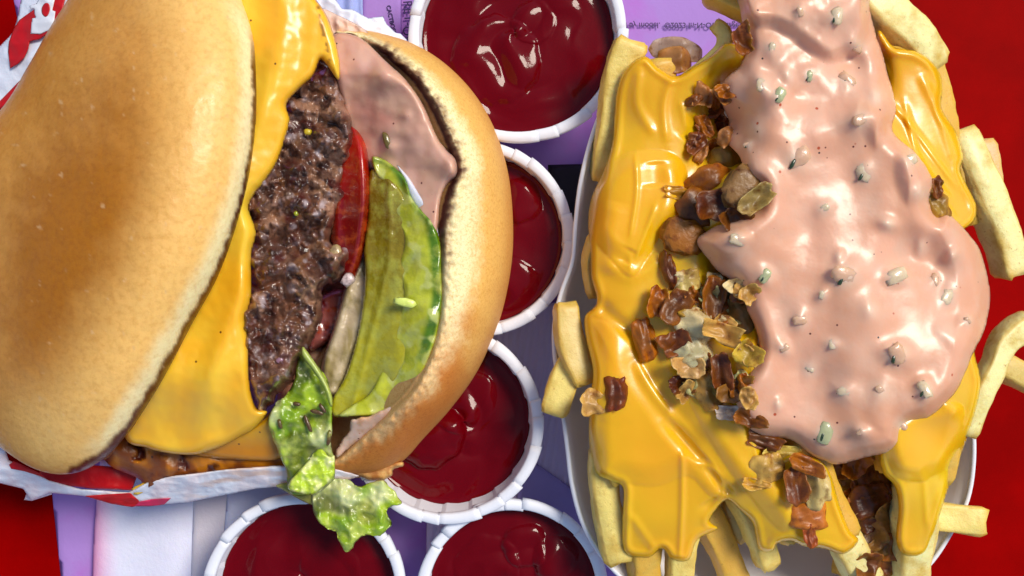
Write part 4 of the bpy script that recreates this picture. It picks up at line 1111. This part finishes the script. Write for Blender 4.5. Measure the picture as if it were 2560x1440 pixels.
def bottom_bun():
    T = np.linspace(0, 1, NT)[:, None]
    cols = []; Z = []; XY = []
    rag = (fbm(I_[:, 0], I_[:, 1], 26, 95, 3) * 9)[:, None]
    zI = 5.75 - 0.9 * sst(0.22, 0.0, T[:, 0]) - 1.9 * sst(0.75, 1.0, T[:, 0])
    # cut face
    for s in np.linspace(1, 0.03, 18):
        q = I_ * (1 - s) + J_ * s
        XY.append(q); Z.append(zI - 0.35 - 1.5 * s); cols.append(mixc(lin((214, 176, 116)), lin((120, 70, 30)), np.full(NT, 0.3)))
    wid = np.linalg.norm(O_ - I_, axis=1)
    toastA = sst(0.05, 0.10, T[:, 0]) * sst(0.62, 0.46, T[:, 0])
    toastB = 0.35 * sst(0.5, 0.6, T[:, 0]) * sst(1.0, 0.8, T[:, 0])
    for s in np.linspace(0, 1, 56):
        q = I_ * (1 - s) + O_ * s
        px = wid * s
        lip = sst(0, 22, px)
        dep = np.maximum(wid * 0.011, 0.7)
        z = zI - 0.30 * (1 - lip) ** 1.5 - (zI - 2.6) * (1 - np.sqrt(np.clip(1 - s ** 2.3, 0, 1)))
        nz = fbm(q[:, 0], q[:, 1], 16, 97, 3); nb = fbm(q[:, 0], q[:, 1], 90, 98, 3)
        z = z + 0.10 * nz * sst(70, 20, px) + 0.04 * nb
        q = q + (nz * 4 * sst(60, 0, px))[:, None]
        c = mixc(lin((255, 240, 184)), lin((248, 196, 104)), sst(0.34, 0.66, s + 0.12 * nb + 0.1 * nz))
        brown = sst(0.55, 0.8, T[:, 0] + 0.1 * nb)
        c = mixc(c, lin((206, 116, 34)), brown * sst(0.25, 0.6, s + 0.3 * nb + 0.15 * nz))
        c = mixc(c, lin((214, 136, 50)), 0.6 * brown)
        c = mixc(c, lin((226, 160, 80)), sst(0.8, 1.0, np.full(NT, s)) * 0.7)
        tw = 36 + 12 * fbm(I_[:, 0], I_[:, 1], 22, 99, 3) * 2
        tk = sst(1, 0.35, px / tw + 0.5 * nz)
        c = mixc(c, lin((120, 66, 26)), np.clip(tk * 1.1, 0, 1) * toastA * 0.8)
        tk2 = sst(0.6, 0.2, px / tw + 0.5 * nz)
        c = mixc(c, lin((70, 24, 8)), tk2 * toastA)
        c = mixc(c, lin((190, 130, 70)), sst(0.7, 0.2, px / 22 + 0.6 * nz) * toastB)
        XY.append(q); Z.append(z); cols.append(c)
    # underside
    cx, cy = 900, 650
    for s, zz in ((0.97, 1.9), (0.85, 1.3), (0.5, 1.1)):
        q = np.stack([cx + (O_[:, 0] - cx) * s, cy + (O_[:, 1] - cy) * s], 1)
        XY.append(q); Z.append(np.full(NT, zz)); cols.append(np.tile(lin((200, 130, 60)), (NT, 1)))
    n = len(XY)
    V = np.concatenate([PX(XY[i][:, 0], XY[i][:, 1], Z[i]) for i in range(n)])
    F = []
    for i in range(n):
        i2 = (i + 1) % n
        for j in range(NT - 1):
            F.append([i * NT + j, i * NT + j + 1, i2 * NT + j + 1, i2 * NT + j])
    F.append([i * NT for i in range(n)]); F.append([i * NT + NT - 1 for i in range(n)][::-1])
    return V, F, np.concatenate(cols)
V, F, C = bottom_bun()
mesh_obj('bottom_bun', V, F, M['crust'], burger, C)
relief('bun_flap', [(840, 1150), (900, 1165), (960, 1160), (1004, 1152), (1008, 1166), (982, 1172), (980, 1186), (962, 1200), (930, 1200), (880, 1186), (840, 1172)], 3.15, 0.25, M['crust'], burger, step=4, r=10, ragged=2, rsc=20,
       extra=lambda x, y, d, u: 0.05 * fbm(x, y, 30, 2), col=lambda x, y, d, u: mixc(lin((226, 180, 110)), lin((176, 112, 50)), sst(-0.2, 0.3, fbm(x, y, 40, 3))))

# -- sauce on the cut face of the bottom bun
sp = [(838, 84), (880, 86), (915, 104), (962, 150), (1015, 200), (1058, 262), (1092, 340), (1118, 376), (1142, 400), (1144, 436), (1118, 462), (1102, 500), (1096, 560), (1090, 600), (1070, 590), (1040, 540), (1010, 480), (960, 430), (900, 420), (870, 330), (845, 220), (820, 120)]
def sp_base(x, y, d, u):
    di, _, _, _ = segdist(inner[::3], x, y, closed=False)
    z = 5.55 - 1.5 * np.clip(di / 260, 0, 1) - 0.8 * sst(190, 80, y)
    return z - 0.12
spb = [(960, 195, 34, .30), (1125, 415, 30, .30), (1020, 330, 40, .12), (1010, 130 + 60, 20, .1), (1015, 290, 14, .12), (975, 370, 18, .14), (1085, 395, 34, .14), (900, 150, 30, .12)]
relief('sauce_spread', sp, sp_base, 0.30, M['sauce'], burger, step=4, r=14,
       extra=lambda x, y, d, u: sst(0, 20, d) * (0.12 * fbm(x, y, 90, 111, 3) + sum(h * np.exp(-((np.hypot(x - a, y - b)) / c) ** 2) for a, b, c, h in spb)),
       col=lambda x, y, d, u: mixc(mixc(lin((214, 160, 134)), lin((226, 176, 158)), np.clip(0.5 + fbm(x, y, 100, 112), 0, 1)), lin((190, 110, 90)), 0.6 * sst(80, 20, np.hypot(x - 940, (y - 260) * 0.7))))
lump('pickle_bit', 968, 352, 5.0, 0.10, 0.22, 0.12, 0.3, lin((110, 96, 40)), M['relish'], burger, 31)
relief('white_film', [(992, 412), (1020, 440), (1040, 470), (1072, 520), (1092, 560), (1098, 600), (1090, 620), (1072, 568), (1046, 530), (1024, 494), (1010, 450)], lambda x, y, d, u: 5.05 + 0.35 * sst(1000, 1090, x), 0.16, M['relish'], burger, step=3, r=10,
       col=lin((226, 232, 240)))
relief('sauce_smear', [(880, 1048), (930, 1038), (985, 1006), (1030, 950), (1062, 900), (1066, 920), (1030, 985), (985, 1034), (940, 1070), (890, 1108), (846, 1142), (842, 1120), (870, 1080)], lambda x, y, d, u: 4.9 - 0.9 * sst(1000, 1140, y), 0.14, M['sauce'], burger, step=4, r=8, ragged=3, rsc=24, extra=lambda x, y, d, u: 0.06 * fbm(x, y, 40, 5), col=lambda x, y, d, u: mixc(lin((226, 186, 166)), lin((206, 150, 104)), sst(-0.1, 0.3, fbm(x, y, 40, 6))))

# -- lettuce
def ruff(sc, amp, seed): return lambda x, y, d, u: amp * fbm(x, y, sc, seed, 3) + amp * 0.4 * (ridged(x, y, sc * 0.8, seed + 4, 2) - 0.5)
lgA, lgB, lgP, lgD = lin((120, 158, 20)), lin((170, 200, 40)), lin((222, 226, 170)), lin((74, 84, 16))
def let_col(seed, pale=0.0, dark_=0.0):
    def f(x, y, d, u):
        vein = ridged(x + 0.5 * y, y - 0.3 * x, 60, seed + 8, 2)
        n = fbm(x, y, 110, seed, 2)
        c = mixc(lgA, lgB, sst(-0.3, 0.3, n))
        c = mixc(c, lgP, np.clip(sst(0.05, 0.35, fbm(x, y, 120, seed + 2, 2) + pale), 0, 1) * 0.8)
        c = mixc(c, lin((206, 218, 120)), 0.7 * sst(0.75, 0.95, vein))
        c = mixc(c, lgD, np.clip(sst(0.1, 0.35, fbm(x, y, 80, seed + 5, 2) + dark_), 0, 1) * 0.8)
        return c
    return f
let = burger
relief('lettuce_leaf', [(690, 1214), (720, 1206), (745, 1215), (800, 1250), (780, 1262), (740, 1244), (710, 1226)], 3.4, 0.10, M['lettuce'], let, step=4, r=6, col=lin((150, 148, 60)))
relief('lettuce_leaf', [(838, 1195), (870, 1200), (905, 1215), (940, 1200), (962, 1204), (985, 1230), (1004, 1258), (975, 1268), (968, 1280), (980, 1308), (962, 1330), (950, 1342), (915, 1340), (892, 1352), (880, 1372), (862, 1378), (846, 1352), (838, 1330),
                        (808, 1316), (786, 1286), (780, 1250), (790, 1210)], 3.55, 0.10, M['lettuce'], let, step=4, r=7, ragged=3, rsc=24,
       extra=ruff(60, 0.30, 121), col=let_col(131, 0.22, -0.08))
relief('lettuce_leaf', [(758, 868), (775, 900), (800, 920), (822, 960), (830, 1010), (831, 1060), (828, 1110), (836, 1150), (838, 1190), (824, 1210), (798, 1230), (760, 1240), (722, 1230), (716, 1180), (700, 1140), (680, 1090), (670, 1050), (688, 1010),
                        (716, 985), (735, 950), (742, 910)], lambda x, y, d, u: 4.55 - 0.6 * sst(1000, 1240, y), 0.14, M['lettuce'], let, step=4, r=9, ragged=2, rsc=30,
       extra=ruff(70, 0.28, 125), col=let_col(141, -0.1, 0.14))
relief('lettuce_leaf', [(790, 1126), (806, 1122), (822, 1140), (836, 1138), (838, 1160), (834, 1190), (812, 1214), (782, 1236), (742, 1232), (720, 1222), (724, 1204), (744, 1180), (770, 1152)], lambda x, y, d, u: 4.35 + 0 * x, 0.14, M['lettuce'], let, step=3, r=7,
       extra=ruff(40, 0.20, 127), col=lambda x, y, d, u: mixc(lin((186, 214, 50)), lin((226, 236, 150)), sst(-0.1, 0.3, fbm(x, y, 30, 151, 3))))
relief('lettuce_rib', [(756, 866), (770, 880), (800, 925), (826, 975), (832, 1010), (824, 1014), (806, 965), (780, 925), (754, 890)], 5.0, 0.2, M['lettuce'], let, step=3, r=8, col=lin((170, 186, 90)))
for i, (x, y, a, l) in enumerate([(792, 1030, 0.3, 0.16), (770, 1060, 1.2, 0.22), (742, 1010, 0.2, 0.10), (700, 1060, 1.3, 0.12), (822, 1095, 1.7, 0.2), (806, 1020, 0.9, .14)]):
    lump('brown_spot', x, y, 4.78 - 0.1 * (y > 1050), l, 0.05, 0.05, -a, lin((88, 62, 30)), M['lettuce'], burger, 700 + i)

# ================================================================== burger wrapper
wrap = thing('burger_wrapper', 'white waxed paper burger wrapper with red print, wrapped round the burger', 'wrapper', tuple(PX(300, 1220, 0.3)))
white1, white2, greasy = lin((226, 232, 248)), lin((236, 224, 232)), lin((226, 190, 170))
def crump(sc, amp, seed): return lambda x, y, d, u: amp * fbm(x, y, sc, seed, 3) + amp * 0.5 * ridged(x, y, sc * 0.7, seed + 3, 2)
# upper left band and flap
relief('paper_fold', [(-120, 420), (-60, 330), (0, 262), (60, 200), (120, 110), (180, 30), (230, -60), (330, -200), (120, -200), (60, -30), (36, 70), (0, 115), (-80, 200), (-200, 330)], lambda x, y, d, u: 2.6 + 0.9 * sst(-100, 180, x), 0.08, M['paper'], wrap,
       step=5, r=8, extra=crump(110, 0.12, 161), col=white1)
zlogo = lambda dz: (lambda x, y, d, u: 2.78 + dz + 0.9 * sst(-100, 180, x) + 0.12 * fbm(x, y, 110, 161, 3) + 0.06 * ridged(x, y, 77, 164, 2))
relief('printed_band', [(110, -60), (175, -60), (158, 20), (152, 58), (128, 78), (100, 98), (74, 104), (71, 122), (60, 145), (45, 160), (25, 172), (20, 128), (22, 104), (34, 72), (48, 50), (84, 24), (98, 14)], zlogo(0), 0.02, M['redprint'], wrap, step=3, r=3, raw=True)
relief('printed_letter', [(84, 45), (80, 46), (76, 84), (100, 86), (134, 70), (139, 27), (130, 30), (137, 0), (150, -40), (112, -30), (90, 10), (73, 15), (77, 24), (85, 22), (86, 34), (90, 44)], zlogo(0.03), 0.02, M['cup'], wrap, step=3, r=3, raw=True)
relief('printed_letter', [(112, 8), (121, 9), (125, 20), (121, 36), (113, 42), (105, 34), (104, 20)], zlogo(0.06), 0.02, M['redprint'], wrap, step=3, r=3)
relief('printed_band', [(-40, 292), (0, 252), (60, 190), (112, 128), (126, 116), (118, 132), (64, 198), (52, 225), (30, 268), (22, 280), (34, 240), (0, 274), (-40, 312)], zlogo(0.12), 0.02, M['redprint'], wrap, step=3, r=3, raw=True)
# paper behind the burger, upper right
relief('paper_fold', [(740, -120), (790, -60), (840, 0), (855, 22), (882, 24), (920, 45), (932, 44), (958, 40), (965, 58), (990, 82), (1002, 84), (1040, 122), (1100, 180), (1000, 160), (900, 110), (830, 90), (760, 0)],
       lambda x, y, d, u: 3.3 - 0.6 * sst(900, 1060, x), 0.10, M['paper'], wrap, step=4, r=5, extra=crump(60, 0.14, 171), col=lambda x, y, d, u: mixc(white1, greasy, sst(24, 52, d + 8 * fbm(x, y, 40, 5))), raw=True)
relief('paper_fold', [(800, 20), (850, 40), (900, 66), (925, 90), (880, 92), (838, 92), (815, 60)], 4.2, 0.1, M['paper'], wrap, step=4, r=5, extra=crump(40, 0.2, 175), col=lin((232, 196, 176)))
# bottom strip in front of the burger: outer wall, inner lip, red prints
def lipz(x, y, d, u): return 2.6 + 1.0 * np.clip((1262 - y) / 90, 0, 1)
relief('paper_fold', [(-200, 1060), (-40, 1080), (8, 1108), (22, 1150), (60, 1168), (120, 1200), (200, 1222), (320, 1231), (372, 1204), (430, 1190), (500, 1182), (560, 1174), (600, 1170), (700, 1163), (760, 1166), (840, 1170), (900, 1190), (860, 1205), (740, 1212),
                      (640, 1222), (560, 1238), (470, 1256), (420, 1260), (380, 1264), (330, 1267), (270, 1258), (210, 1240), (125, 1232), (78, 1252), (58, 1222), (0, 1208), (-200, 1180)], lipz, 0.10, M['paper'], wrap, step=3, r=6, raw=True,
       extra=lambda x, y, d, u: 0.10 * fbm(x, y, 60, 181, 3) + 0.04 * ridged(x * 0.5, y * 2, 40, 182, 2), col=lambda x, y, d, u: mixc(mixc(white1, white2, sst(-0.2, 0.3, fbm(x, y, 80, 183))), greasy, 0.8 * sst(0.0, 0.35, fbm(x * 0.5, y * 2.5, 60, 185, 3) + 0.2 * sst(600, 760, x)) * sst(400, 560, x)))
def redz(dz): return lambda x, y, d, u: lipz(x, y, d, u) + 0.12 + dz + 0.10 * fbm(x, y, 60, 181, 3) + 0.04 * ridged(x * 0.5, y * 2, 40, 182, 2)
relief('printed_band', [(210, 1240), (262, 1236), (325, 1232), (346, 1250), (352, 1262), (330, 1268), (280, 1260)], redz(0.02), 0.02, M['redprint'], wrap, step=3, r=3, raw=True)
relief('printed_band', [(334, 1266), (348, 1254), (378, 1248), (428, 1245), (410, 1262), (372, 1266)], redz(0.03), 0.02, food('pink_print', tuple(lin((206, 40, 90))), rough=0.5), wrap, step=3, r=3, raw=True)
relief('printed_band', [(22, 1162), (34, 1152), (60, 1164), (98, 1182), (118, 1196), (60, 1178), (28, 1172)], redz(0.02), 0.02, M['redprint'], wrap, step=3, r=3, raw=True)
relief('paper_fold', [(98, 1170), (200, 1160), (300, 1168), (345, 1185), (330, 1226), (230, 1222), (100, 1205)], lambda x, y, d, u: 2.2 + 0 * x, 0.06, M['redprint'], wrap, step=5, r=6, raw=True, extra=crump(60, 0.05, 187))
relief('paper_fold', [(60, 1250), (78, 1200), (125, 1195), (130, 1236), (80, 1252)], 2.2, 0.06, M['paper'], wrap, step=4, r=5, col=white2, raw=True)
# melted cheese drips where the fold meets the burger
lump('cheese_crumb', 362, 1218, 3.0, 0.34, 0.12, 0.10, 0.35, lin((240, 190, 60)), M['slice'], burger, 71, nlat=8, nlon=12)
lump('cheese_crumb', 435, 1196, 3.0, 0.26, 0.12, 0.10, 0.2, lin((240, 196, 70)), M['slice'], burger, 72, nlat=8, nlon=12)
